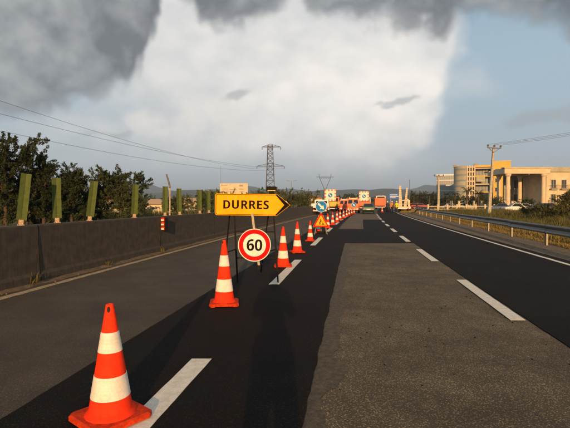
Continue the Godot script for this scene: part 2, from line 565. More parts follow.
# ------------------------------------------------------------------ materials
func materials() -> void:
	var wear := mottle(512, 90, Color(0.72, 0.70, 0.68), Color(1, 1, 1), 0.008, 0.03, 0.04)
	var a := asphalt_maps(1024, 5, Color(0.345, 0.302, 0.232), Color(0.61, 0.525, 0.385), 0.15, 0.50, 3.0)
	var m := textured("milled_asphalt", a[0], 0.55, 0.9)
	m.normal_enabled = true
	m.normal_texture = a[1]
	m.normal_scale = 0.9
	patches(m, wear, 0.13)
	a = asphalt_maps(1024, 15, Color(0.275, 0.240, 0.190), Color(0.41, 0.355, 0.270), 0.15, 0.40, 3.0)
	m = textured("old_asphalt", a[0], 0.6, 0.9)
	m.normal_enabled = true
	m.normal_texture = a[1]
	m.normal_scale = 0.7
	patches(m, wear, 0.09)
	a = asphalt_maps(1024, 25, Color(0.078, 0.072, 0.066), Color(0.190, 0.168, 0.140), 0.14, 0.32, 5.0)
	m = textured("fresh_asphalt", a[0], 0.6, 0.92)
	m.normal_enabled = true
	m.normal_texture = a[1]
	m.normal_scale = 1.0
	m.metallic_specular = 0.3
	patches(m, wear, 0.11)
	m = textured("tack_residue", mottle(512, 31, Color(0.21, 0.185, 0.15), Color(0.40, 0.35, 0.27), 0.03, 0.12, 0.5), 0.7, 0.9)
	m = textured("road_paint", mottle(512, 41, Color(0.80, 0.77, 0.70), Color(0.93, 0.90, 0.84), 0.02, 0.09, 0.18, 0.012, Color(0.55, 0.52, 0.47)), 0.9, 0.65)
	m = textured("old_line_paint", mottle(512, 43, Color(0.54, 0.47, 0.36), Color(0.80, 0.71, 0.56), 0.02, 0.09, 0.35, 0.05, Color(0.30, 0.27, 0.22)), 0.9, 0.8)
	m = textured("gravel_dirt", mottle(512, 51, Color(0.27, 0.22, 0.16), Color(0.52, 0.44, 0.33), 0.02, 0.14, 0.55), 0.5, 1.0)
	m = textured("dry_ground", mottle(512, 53, Color(0.26, 0.25, 0.13), Color(0.50, 0.43, 0.26), 0.01, 0.08, 0.4), 0.12, 1.0)
	patches(m, mottle(512, 55, Color(0.55, 0.68, 0.45), Color(1, 1, 1), 0.01, 0.03, 0.1), 0.011)
	# the median wall: dark, sooty concrete with run-off streaks
	var n := noise(60, 0.02).get_seamless_image(512, 512)
	var n2 := noise(61, 0.05).get_seamless_image(512, 512)
	var im := Image.create(512, 512, false, Image.FORMAT_RGB8)
	var r := RandomNumberGenerator.new()
	r.seed = 4
	for y in 512:
		for x in 512:
			var streak := n2.get_pixel(x, int(y / 9.0) % 512).r * 0.5 + n2.get_pixel((x * 3) % 512, int(y / 16.0) % 512).r * 0.5
			var v := 0.19 + 0.11 * n.get_pixel(x, y).r + 0.10 * (streak - 0.5) + 0.05 * (r.randf() - 0.5)
			im.set_pixel(x, y, Color(v * 1.06, v * 0.97, v * 0.85))
	m = textured("sooty_concrete", ImageTexture.create_from_image(im), 0.42, 0.95)
	m = textured("pale_concrete", mottle(256, 63, Color(0.56, 0.53, 0.46), Color(0.76, 0.72, 0.64), 0.02, 0.09, 0.25), 0.5, 0.95, false)
	m = textured("galvanised", mottle(256, 65, Color(0.36, 0.37, 0.37), Color(0.50, 0.51, 0.50), 0.03, 0.12, 0.2), 0.8, 0.5)
	m.metallic = 0.55
	m = textured("post_zinc", mottle(256, 66, Color(0.56, 0.52, 0.45), Color(0.76, 0.71, 0.62), 0.03, 0.12, 0.25), 1.3, 0.7, false)
	m = textured("blade_green", mottle(256, 67, Color(0.27, 0.32, 0.17), Color(0.36, 0.41, 0.23), 0.02, 0.1, 0.12), 1.1, 0.55, false)
	m = textured("rusty_white", mottle(256, 68, Color(0.55, 0.38, 0.24), Color(0.82, 0.76, 0.66), 0.04, 0.12, 0.3), 2.0, 0.85, false)
	m = textured("cone_orange", mottle(256, 70, Color(0.90, 0.205, 0.10), Color(0.97, 0.265, 0.13), 0.02, 0.10, 0.10), 1.6, 0.5, false)
	m = textured("cone_scuffed", mottle(256, 71, Color(0.62, 0.19, 0.09), Color(0.92, 0.27, 0.11), 0.02, 0.09, 0.3), 2.2, 0.75, false)
	m = textured("cone_white", mottle(256, 72, Color(0.82, 0.79, 0.74), Color(0.96, 0.94, 0.90), 0.02, 0.12, 0.12), 1.8, 0.45, false)
	mat("cone_hole", lin(0.02, 0.012, 0.01), 0.9)
	m = textured("sign_yellow", mottle(256, 73, Color(0.93, 0.64, 0.09), Color(1.0, 0.71, 0.13), 0.01, 0.06, 0.08), 0.8, 0.5, false)
	mat("sign_pale_yellow", lin(0.85, 0.62, 0.22), 0.5)
	mat("sign_black", lin(0.012, 0.010, 0.009), 0.85, 0.0, 0.15)
	m = textured("frame_black", mottle(256, 74, Color(0.10, 0.09, 0.085), Color(0.17, 0.15, 0.135), 0.04, 0.12, 0.2), 2.0, 0.6, false)
	m = textured("sign_white", mottle(256, 75, Color(0.86, 0.84, 0.79), Color(0.95, 0.93, 0.89), 0.02, 0.07, 0.08), 1.0, 0.45, false)
	m = textured("sign_red", mottle(256, 76, Color(0.78, 0.06, 0.07), Color(0.88, 0.09, 0.09), 0.02, 0.07, 0.08), 1.0, 0.45, false)
	mat("sign_blue", lin(0.02, 0.20, 0.50), 0.45)
	mat("board_blue", lin(0.06, 0.16, 0.48), 0.5)
	mat("steel_grey", lin(0.22, 0.22, 0.215), 0.6, 0.2)
	mat("pylon_steel", lin(0.085, 0.085, 0.085), 0.8, 0.0, 0.2)
	mat("lamp_amber", lin(0.75, 0.30, 0.03), 0.25)
	mat("lamp_red", lin(0.5, 0.02, 0.015), 0.25)
	mat("tyre", lin(0.02, 0.02, 0.02), 0.9)
	mat("glass_dark", lin(0.02, 0.025, 0.028), 0.08)
	mat("chrome", lin(0.6, 0.6, 0.6), 0.2, 1.0)
	for c in [["paint_orange", lin(0.80, 0.13, 0.02)], ["paint_white", lin(0.72, 0.70, 0.66)], ["paint_green", lin(0.03, 0.13, 0.075)], ["paint_silver", lin(0.42, 0.43, 0.44)], ["paint_blue", lin(0.05, 0.10, 0.22)], ["paint_black", lin(0.02, 0.02, 0.022)], ["paint_red", lin(0.40, 0.03, 0.02)], ["paint_yellow", lin(0.75, 0.45, 0.03)], ["paint_beige", lin(0.55, 0.47, 0.33)]]:
		m = mat(c[0], c[1], 0.35)
		m.clearcoat_enabled = true
		m.clearcoat = 0.5
		m.clearcoat_roughness = 0.1
	mat("plate", lin(0.7, 0.7, 0.66), 0.5)
	# vegetation
	m = mat("bark", lin(0.07, 0.05, 0.035), 0.95)
	m = mat("leaf", Color.WHITE, 0.75)
	m.vertex_color_use_as_albedo = true
	m.metallic_specular = 0.25
	m.backlight_enabled = true
	m.backlight = Color(0.35, 0.4, 0.2)
	# buildings
	m = textured("cream_render", mottle(256, 80, Color(0.76, 0.69, 0.57), Color(0.86, 0.79, 0.67), 0.01, 0.05, 0.08), 0.16, 0.9)
	m = textured("grey_render", mottle(256, 81, Color(0.55, 0.52, 0.47), Color(0.66, 0.63, 0.57), 0.01, 0.05, 0.08), 0.16, 0.9)
	m = textured("yellow_render", mottle(256, 82, Color(0.80, 0.64, 0.27), Color(0.88, 0.72, 0.34), 0.01, 0.05, 0.08), 0.16, 0.9)
	m = textured("stone_render", mottle(256, 83, Color(0.60, 0.58, 0.50), Color(0.72, 0.70, 0.61), 0.01, 0.05, 0.1), 0.16, 0.9)
	m = mat("window_glass", lin(0.045, 0.055, 0.06), 0.08)
	m = mat("curtain_glass", lin(0.24, 0.27, 0.28), 0.35)
	mat("shade_metal", lin(0.12, 0.11, 0.10), 0.6)
	mat("roof_tile", lin(0.30, 0.12, 0.07), 0.9)
	mat("aluminium", lin(0.45, 0.45, 0.44), 0.35, 0.8)
	# people
	mat("skin", lin(0.42, 0.24, 0.16), 0.6)
	mat("hair", lin(0.03, 0.02, 0.015), 0.7)
	mat("cloth_dark", lin(0.03, 0.035, 0.05), 0.9)
	mat("cloth_grey", lin(0.12, 0.12, 0.13), 0.9)
	mat("vest_orange", lin(0.85, 0.22, 0.02), 0.8)
	mat("vest_yellow", lin(0.70, 0.62, 0.03), 0.8)
	mat("helmet_white", lin(0.75, 0.74, 0.70), 0.4)
	m = textured("hillside", mottle(512, 95, Color(0.12, 0.17, 0.10), Color(0.24, 0.28, 0.17), 0.02, 0.07, 0.2), 0.004, 1.0)
	for k in ["sign_yellow", "sign_white", "sign_red", "sign_blue", "board_blue", "cone_orange", "cone_white", "cone_scuffed", "frame_black", "sign_pale_yellow", "blade_green", "road_paint"]:
		M[k].metallic_specular = 0.2
		M[k].roughness = 0.75

# ------------------------------------------------------------------ the setting
# a sheet between two offsets along the road; rag: raggedness of each side in metres; thick: height of its cut edge
func ribbon(o0: float, o1: float, d0: float, d1: float, y: float, step := 2.0, rag := Vector2.ZERO, thick := 0.0, right_edge := false, rag_ends := 0.0) -> SurfaceTool:
	var s := start()
	s.set_smooth_group(-1)
	var n := maxi(1, int(ceil((d1 - d0) / step)))
	var L := []
	var R := []
	var jn := noise(77, 2.6, FastNoiseLite.TYPE_SIMPLEX_SMOOTH, 4)
	for i in n + 1:
		var d := lerpf(d0, d1, float(i) / n)
		var e := d
		if rag_ends > 0.0 and (i == 0 or i == n):
			e += rag_ends * jn.get_noise_2d(o0 * 3.0, d)
		var r1 := o1 if not right_edge else edge_right(d) + o1
		L.append(road(o0 + rag.x * jn.get_noise_2d(o0 * 31.0, d), e, y))
		R.append(road(r1 + rag.y * jn.get_noise_2d(o1 * 31.0 + 5.0, d), e, y))
	for i in n:
		var below: Vector3 = (L[i] + R[i + 1]) / 2.0 - Vector3.UP
		quad(s, L[i], R[i], R[i + 1], L[i + 1], below)
		if thick > 0.0:
			var dn := Vector3.DOWN * thick
			quad(s, L[i], L[i + 1], L[i + 1] + dn, L[i] + dn, (L[i] + R[i]) / 2.0)
			quad(s, R[i], R[i + 1], R[i + 1] + dn, R[i] + dn, (L[i] + R[i]) / 2.0)
	if thick > 0.0:
		for k in [0, n]:
			var dn := Vector3.DOWN * thick
			quad(s, L[k], R[k], R[k] + dn, L[k] + dn, (L[n / 2] + R[n / 2]) / 2.0)
	return s

func build_road() -> void:
	var g := setting("ground")
	var s := start()
	for k in 4:
		var c := [Vector3(-4500, -0.045, 600), Vector3(4500, -0.045, 600), Vector3(4500, -0.045, -5500), Vector3(-4500, -0.045, -5500)]
		if k == 0:
			quad(s, c[0], c[1], c[2], c[3], Vector3(0, -10, 0))
	obj("soil", s, M.dry_ground, g)
	var r := setting("road")
	obj("carriageway", ribbon(-6.3, 1.6, -30, 520, -0.012, 3.0, Vector2.ZERO, 0.0, true), M.old_asphalt, r)
	obj("milled_surface", ribbon(-0.9, 2.6, -30, 62, -0.006, 1.0), M.milled_asphalt, r)
	# tar and dust left along the cut edge, wider and narrower in turn
	var ts := start()
	var wn := noise(83, 0.35, FastNoiseLite.TYPE_SIMPLEX_SMOOTH, 5)
	for i in 1100:
		var d := -6.0 + i * 0.02
		var e := d + 0.02
		var w0 := -0.13 + 0.22 * wn.get_noise_1d(d * 2.0)
		var w1 := -0.13 + 0.22 * wn.get_noise_1d(e * 2.0)
		quad(ts, road(-0.5, d, -0.0025), road(w0, d, -0.0025), road(w1, e, -0.0025), road(-0.5, e, -0.0025), road(-0.4, d, -1.0))
	obj("tack_strip", ts, M.tack_residue, r)
	# fresh asphalt: separate courses laid in strips, their cut edges a little ragged
	for a in [[-2.42, -0.32, -30, 16.6, 0.010, 0.028], [-2.42, 2.27, 16.6, 25.5, 0.010, 0.018], [0.5, 2.27, 25.5, 40, 0.02, 0.018], [-2.42, -1.0, 25.5, 62, 0.022, 0.02]]:
		obj("fresh_course", ribbon(a[0], a[1], a[2], a[3], 0.006, 0.10, Vector2(a[4], a[5]), 0.016), M.fresh_asphalt, r)
	obj("fresh_course", ribbon(2.27, 0.42, -30, 150, 0.006, 0.12, Vector2(0.018, 0.03), 0.016, true), M.fresh_asphalt, r)
	# paint
	for d in [[-6.4, -2.9], [0.6, 4.2], [8.1, 11.6], [15.6, 19.1], [23.1, 26.6], [30.6, 34.1], [38.1, 41.6], [45.6, 49.1], [53.1, 56.6]]:
		obj("lane_dash", ribbon(-1.52, -1.33, d[0], d[1], 0.011, 0.06, Vector2(0.004, 0.004), 0.003, false, 0.03), M.road_paint, r)
	for k in range(-2, 10):
		var d0 := 5.6 + 5.75 * k
		if k == -1: d0 = -0.4
		obj("lane_dash", ribbon(2.03, 2.22, d0, d0 + 2.95, 0.011, 0.06, Vector2(0.004, 0.004), 0.003, false, 0.03), M.road_paint, r)
	obj("edge_line", ribbon(-5.62, -5.46, -20, 160, -0.007, 0.15, Vector2(0.03, 0.03)), M.old_line_paint, r)
	var e := start()
	var prev := []
	for i in 700:
		var d := -10.0 + i * 0.2
		var j := 0.008 * sin(d * 7.0) * sin(d * 1.7)
		var a := road(edge_right(d) - 0.02 + j, d, 0.011)
		var b := road(edge_right(d) + 0.11 + j, d, 0.011)
		if prev:
			quad(e, prev[0], prev[1], b, a, a - Vector3.UP)
		prev = [a, b]
	obj("edge_line", e, M.road_paint, r)
	# verge of grit beyond the right-hand line
	var v := setting("verge")
	var vs := start()
	prev = []
	for i in 180:
		var d := -10.0 + i * 0.9
		var a := road(edge_right(d) + 0.3, d, -0.003)
		var b := rail_line(d) + Vector3(0.5 + 0.2 * sin(d * 2.1), -0.006, 0)
		if b.x < a.x + 0.3:
			b.x = a.x + 0.3
		if prev:
			quad(vs, prev[0], prev[1], b, a, a - Vector3.UP)
		prev = [a, b]
	obj("grit", vs, M.gravel_dirt, v)
	# dirt swept against the foot of the median wall
	var ds := start()
	prev = []
	var jn := noise(81, 0.9, FastNoiseLite.TYPE_SIMPLEX_SMOOTH, 3)
	for i in 460:
		var d := -8.0 + i * 0.25
		var wd := 0.19 + 0.11 * jn.get_noise_1d(d * 1.6)
		var a := road(-5.95, d, 0.035 + 0.02 * jn.get_noise_1d(d * 2.3 + 40))
		var b := road(-5.95 + wd, d, -0.0105)
		if prev:
			quad(ds, prev[0], prev[1], b, a, a - Vector3.UP)
		prev = [a, b]
	obj("swept_dirt", ds, M.gravel_dirt, v)
	var o := setting("opposite_road")
	obj("carriageway", ribbon(-15.5, -6.3, -60, 520, -0.014, 3.0), M.old_asphalt, o)

func build_hills() -> void:
	var h := setting("hills")
	var n := noise(101, 0.0011, FastNoiseLite.TYPE_SIMPLEX_SMOOTH, 5)
	for row in [[1900.0, 700.0, 80.0, 0.0], [3300.0, 900.0, 155.0, 900.0]]:
		var s := SurfaceTool.new()
		s.begin(Mesh.PRIMITIVE_TRIANGLES)
		s.set_smooth_group(0)
		var nx := 130
		var nz := 14
		var g := []
		for j in nz + 1:
			for i in nx + 1:
				var x := lerpf(-4200, 4200, float(i) / nx)
				var t := float(j) / nz
				var z: float = row[0] + row[1] * t * 1.6
				var ridge := sin(PI * clampf(t, 0, 1))
				var hh: float = row[2] * ridge * clampf(0.78 + 0.55 * n.get_noise_2d(x + row[3], row[3]) + 0.30 * n.get_noise_2d(x * 2.2 + row[3], z * 1.6), 0.1, 1.6)
				g.append(Vector3(x, hh - 0.5, -z))
		for j in nz:
			for i in nx:
				var a: int = j * (nx + 1) + i
				quad(s, g[a], g[a + 1], g[a + nx + 2], g[a + nx + 1], g[a] - Vector3.UP * 500.0)
		obj("ridge", s, M.hillside, h)

# ------------------------------------------------------------------ plants
func leaf_quad(vs: PackedVector3Array, ns: PackedVector3Array, cs: PackedColorArray, p: Vector3, dir: Vector3, side: Vector3, l: float, w: float, c: Color) -> void:
	var tip := p + dir * l
	var m := p + dir * l * 0.45
	var nrm := dir.cross(side).normalized()
	for q in [p, m + side * w * 0.5, tip, p, tip, m - side * w * 0.5]:
		vs.append(q)
		ns.append(nrm)
		cs.append(c)

func leaf_mesh(vs: PackedVector3Array, ns: PackedVector3Array, cs: PackedColorArray) -> ArrayMesh:
	var arr := []
	arr.resize(Mesh.ARRAY_MAX)
	arr[Mesh.ARRAY_VERTEX] = vs
	arr[Mesh.ARRAY_NORMAL] = ns
	arr[Mesh.ARRAY_COLOR] = cs
	var m := ArrayMesh.new()
	m.add_surface_from_arrays(Mesh.PRIMITIVE_TRIANGLES, arr)
	return m

func rdir(r: RandomNumberGenerator) -> Vector3:
	var z := r.randf_range(-1, 1)
	var a := r.randf() * TAU
	return Vector3(sqrt(1 - z * z) * cos(a), z, sqrt(1 - z * z) * sin(a))

# h: height; w: width of the crown; low: where the crown begins; sprigs x leaves; up: how far the sprigs rise; green: linear base colour
func tree(called: String, label: String, category: String, pos: Vector3, h: float, w: float, low: float, sprigs: int, leaves: int, leaf_l: float, up: float, green: Color, sd: int, group := "", spire := 1.0) -> Node3D:
	var t := thing(called, label, category, pos, 0.0, group)
	var r := RandomNumberGenerator.new()
	r.seed = sd
	var wood := start()
	var vs := PackedVector3Array()
	var ns := PackedVector3Array()
	var cs := PackedColorArray()
	var lean := Vector3(r.randf_range(-0.06, 0.06), 1, r.randf_range(-0.06, 0.06)).normalized()
	var r0 := 0.022 * h + 0.02
	run(wood, [Vector3(0, -0.08, 0), lean * h * 0.3, lean * h * 0.6 + Vector3(r.randf_range(-0.1, 0.1), 0, r.randf_range(-0.1, 0.1)), lean * h * 0.92], r0, 7, r0 * 0.2)
	# main limbs; the crown grows along them, so its outline is uneven
	var limbs := []
	var nl := 7 + int(h)
	for k in nl:
		var y0 := lerpf(low * 0.7, h * 0.72, pow(float(k) / nl, 0.9))
		var az := k * 2.4 + r.randf_range(-0.4, 0.4)
		var frac := clampf((y0 - low * 0.7) / (h - low * 0.7), 0, 1)
		var reach := w * 0.5 * (1.0 - pow(frac, 1.6) * 0.75 * spire) * r.randf_range(0.62, 1.12)
		var rise := (0.35 + 0.9 * up) * reach * r.randf_range(0.6, 1.2)
		var a := lean * y0
		var e := a + Vector3(cos(az) * reach, minf(rise, h - y0 - 0.05), sin(az) * reach)
		var mid := a.lerp(e, 0.5) + Vector3(0, -0.08 * reach, 0)
		run(wood, [a, mid, e], r0 * 0.42, 5, r0 * 0.1)
		limbs.append([a, mid, e])
	limbs.append([lean * h * 0.55, lean * h * 0.78, lean * h])
	limbs.append([lean * h * 0.6, lean * h * 0.8 + Vector3(r.randf_range(-0.2, 0.2) * w, 0, 0), lean * h * 0.93 + Vector3(r.randf_range(-0.25, 0.25) * w, 0, 0)])
	for k in sprigs:
		var lb: Array = limbs[r.randi() % limbs.size()]
		var u := pow(r.randf(), 0.75)
		var c: Vector3 = (lb[0] as Vector3).lerp(lb[1], u * 2.0) if u < 0.5 else (lb[1] as Vector3).lerp(lb[2], u * 2.0 - 1.0)
		var sp := 0.055 * w + 0.05 * h * 0.4
		c += rdir(r) * sp * r.randf_range(0.2, 1.5)
		var outd := Vector3(c.x, 0, c.z)
		outd = outd.normalized() if outd.length() > 0.01 else Vector3.RIGHT
		var sd3 := (outd * r.randf_range(0.3, 1.0) + Vector3.UP * up * r.randf_range(0.2, 1.3) + rdir(r) * 0.6).normalized()
		var sl := leaf_l * r.randf_range(2.2, 4.6)
		var tint := green * r.randf_range(0.62, 1.45)
		tint = tint.lerp(Color(tint.r * 1.3, tint.g * 1.08, tint.b * 0.7), r.randf() * 0.6)
		for q in leaves:
			var f := r.randf()
			var p := c + sd3 * sl * f + rdir(r) * leaf_l * 0.55 * (1.1 - f)
			if p.y < 0.05: continue
			var ld := (sd3 * 0.8 + rdir(r)).normalized()
			var sdv := ld.cross(rdir(r)).normalized()
			var cc := tint * r.randf_range(0.8, 1.25)
			cc.a = 1.0
			leaf_quad(vs, ns, cs, p, ld, sdv, leaf_l * r.randf_range(0.7, 1.3), leaf_l * 0.42 * r.randf_range(0.7, 1.2), cc)
	obj("trunk", wood, M.bark, t)
	inst("crown", leaf_mesh(vs, ns, cs), M.leaf, t)
	return t

func palm(label: String, pos: Vector3, h: float, sd: int, group: String) -> void:
	var t := thing("palm_tree", label, "palm tree", pos, 0.0, group)
	var r := RandomNumberGenerator.new()
	r.seed = sd
	var wood := start()
	run(wood, [Vector3(0, -0.08, 0), Vector3(0.05, h * 0.4, 0), Vector3(0.1, h * 0.72, 0.05)], 0.2, 8, 0.15)
	obj("trunk", wood, M.bark, t)
	var vs := PackedVector3Array()
	var ns := PackedVector3Array()
	var cs := PackedColorArray()
	var top := Vector3(0.1, h * 0.72, 0.05)
	for k in 26:
		var az := k * 2.4
		var rise := lerpf(-0.35, 1.2, r.randf())
		var lenf := h * 0.36 * r.randf_range(0.8, 1.1)
		var od := Vector3(cos(az), 0, sin(az))
		var side := od.cross(Vector3.UP)
		for i in 14:
			var u := (i + 1) / 14.0
			var p := top + od * lenf * u * (1.0 - 0.25 * maxf(rise, 0.0)) + Vector3.UP * lenf * (rise * u - 0.85 * u * u)
			var c := Color(0.05, 0.062, 0.024) * r.randf_range(0.7, 1.3)
			c.a = 1.0
			for sgn in [-1.0, 1.0]:
				leaf_quad(vs, ns, cs, p, (side * sgn + od * 0.7 + Vector3.DOWN * 0.35).normalized(), od, lenf * 0.30 * (1.15 - u), 0.09, c)
	inst("crown", leaf_mesh(vs, ns, cs), M.leaf, t)

func tuft_mesh(sd: int, n: int, h: float, spread: float, c0: Color, c1: Color) -> ArrayMesh:
	var r := RandomNumberGenerator.new()
	r.seed = sd
	var vs := PackedVector3Array()
	var ns := PackedVector3Array()
	var cs := PackedColorArray()
	for k in n:
		var a := r.randf() * TAU
		var b := Vector3(cos(a), 0, sin(a)) * spread * sqrt(r.randf())
		var d := (Vector3.UP + Vector3(r.randf_range(-0.5, 0.5), 0, r.randf_range(-0.5, 0.5))).normalized()
		var c := c0.lerp(c1, r.randf()) * r.randf_range(0.75, 1.2)
		c.a = 1.0
		leaf_quad(vs, ns, cs, b, d, d.cross(rdir(r)).normalized(), h * r.randf_range(0.45, 1.1), 0.022 * (1.0 + h), c)
	return leaf_mesh(vs, ns, cs)

func scatter(called: String, label: String, mesh: Mesh, spots: Array) -> void:
	var mm := MultiMesh.new()
	mm.transform_format = MultiMesh.TRANSFORM_3D
	mm.mesh = mesh
	mm.instance_count = spots.size()
	for i in spots.size():
		mm.set_instance_transform(i, spots[i])
	var o := MultiMeshInstance3D.new()
	o.multimesh = mm
	o.material_override = M.leaf
	o.name = numbered(self, called)
	add_child(o, true)
	tag(o, label, "grass", "", "stuff")

func build_grass() -> void:
	var r := RandomNumberGenerator.new()
	r.seed = 700
	var dry := []
	var green := []
	var tall := []
	var nn := noise(70, 0.18)
	for i in 9000:
		var d := 6.0 + 64.0 * pow(r.randf(), 1.25)
		var off := 0.25 + 7.0 * pow(r.randf(), 1.4)
		var p := rail_line(d) + Vector3(off, -0.045, 0)
		var sc := r.randf_range(0.6, 1.25) * (0.55 if off < 0.9 else 1.0)
		var tf := Transform3D(Basis(Vector3.UP, r.randf() * TAU).scaled(Vector3(sc, sc * r.randf_range(0.7, 1.2), sc)), p)
		var k := nn.get_noise_2d(p.x, p.z)
		if k > 0.02 and off > 1.2: green.append(tf)
		elif k > -0.3 or off < 1.5: dry.append(tf)
		if off > 2.6 and r.randf() < 0.10: tall.append(tf)
	scatter("dry_grass", "dry straw coloured grass along the crash barrier", tuft_mesh(1, 26, 0.28, 0.22, Color(0.27, 0.19, 0.07), Color(0.17, 0.14, 0.05)), dry)
	scatter("green_grass", "green grass and weeds on the bank behind the crash barrier", tuft_mesh(2, 26, 0.30, 0.26, Color(0.085, 0.10, 0.03), Color(0.19, 0.16, 0.055)), green)
	scatter("tall_weeds", "tall dark weeds on the bank behind the crash barrier", tuft_mesh(3, 40, 0.6, 0.3, Color(0.06, 0.075, 0.025), Color(0.14, 0.12, 0.045)), tall)
	# rough field on the gore ahead and beyond the median
	var field := []
	for i in 5000:
		var d := 30.0 + 90.0 * r.randf()
		var x := centre(d) + (r.randf_range(-60, -16.5) if i % 2 == 0 else r.randf_range(14, 60) + 0.0)
		if i % 2 == 1 and x < rail_line(d).x + 6.0: continue
		if x > 38.0 + 0.12 * d and d < 120.0 and i % 2 == 1: continue
		field.append(Transform3D(Basis(Vector3.UP, r.randf() * TAU).scaled(Vector3.ONE * r.randf_range(0.9, 2.2)), Vector3(x, -0.045, -d)))
	scatter("field_grass", "rough grass of the open ground on both sides of the road", tuft_mesh(4, 26, 0.4, 0.35, Color(0.16, 0.13, 0.05), Color(0.08, 0.085, 0.03)), field)
	# gore of grass where the barrier begins
	var gore := []
	for i in 900:
		var d := r.randf_range(66, 100)
		var x := edge_right(d) + centre(d) + 0.9 + r.randf() * 6.0
		gore.append(Transform3D(Basis(Vector3.UP, r.randf() * TAU).scaled(Vector3.ONE * r.randf_range(0.6, 1.2)), Vector3(x, -0.03, -d)))
	scatter("gore_grass", "yellow grass where the crash barrier begins near the low loader", tuft_mesh(5, 26, 0.3, 0.3, Color(0.30, 0.22, 0.08), Color(0.2, 0.16, 0.06)), gore)
	# crumbs of asphalt and grit lying about
	var stone := SphereMesh.new()
	stone.radius = 0.5
	stone.height = 0.7
	stone.radial_segments = 7
	stone.rings = 3
	for set_ in [["asphalt_crumbs", "dark crumbs of asphalt lying on the milled lane", 90, "fresh_asphalt"], ["grit_stones", "small pale stones in the dirt along the wall foot and verge", 500, "gravel_dirt"]]:
		var mm := MultiMesh.new()
		mm.transform_format = MultiMesh.TRANSFORM_3D
		mm.mesh = stone
		mm.instance_count = set_[2]
		for i in set_[2]:
			var d := 2.6 + 14.0 * pow(r.randf(), 1.3)
			var p := road(r.randf_range(-0.28, 2.2), d, -0.003)
			var sz := r.randf_range(0.008, 0.026)
			if set_[3] == "gravel_dirt":
				d = 7.0 + 14.0 * r.randf()
				p = road(-5.92 + 0.34 * r.randf() * r.randf(), d, -0.002) if i % 2 == 0 else rail_line(d + 6.0) + Vector3(-1.1 + 1.2 * r.randf(), 0.0, 0)
				sz = r.randf_range(0.012, 0.045)
			mm.set_instance_transform(i, Transform3D(Basis(rdir(r), r.randf() * TAU).scaled(Vector3(sz, sz * 0.7, sz * r.randf_range(0.7, 1.5))), p))
		var o := MultiMeshInstance3D.new()
		o.multimesh = mm
		o.material_override = M[set_[3]]
		o.name = numbered(self, set_[0])
		add_child(o, true)
		tag(o, set_[1], "gravel", "", "stuff")
	# weeds rooted in the dirt by the wall
	for a in [[8.15, 0.30, "sprig of dry weed in the dirt at the near end of the wall"], [10.6, 0.16, "low weed at the wall foot between the third and fourth blade"], [13.6, 0.20, "weed at the wall foot under the red and white marker"]]:
		var t := tag(inst("wall_weed", tuft_mesh(int(a[0] * 10), 22, a[1], 0.07, Color(0.16, 0.13, 0.06), Color(0.07, 0.07, 0.025)), M.leaf, self, road(-5.86, a[0], 0.0)), a[2], "weed", "weeds along the wall foot")
		t.scale = Vector3.ONE

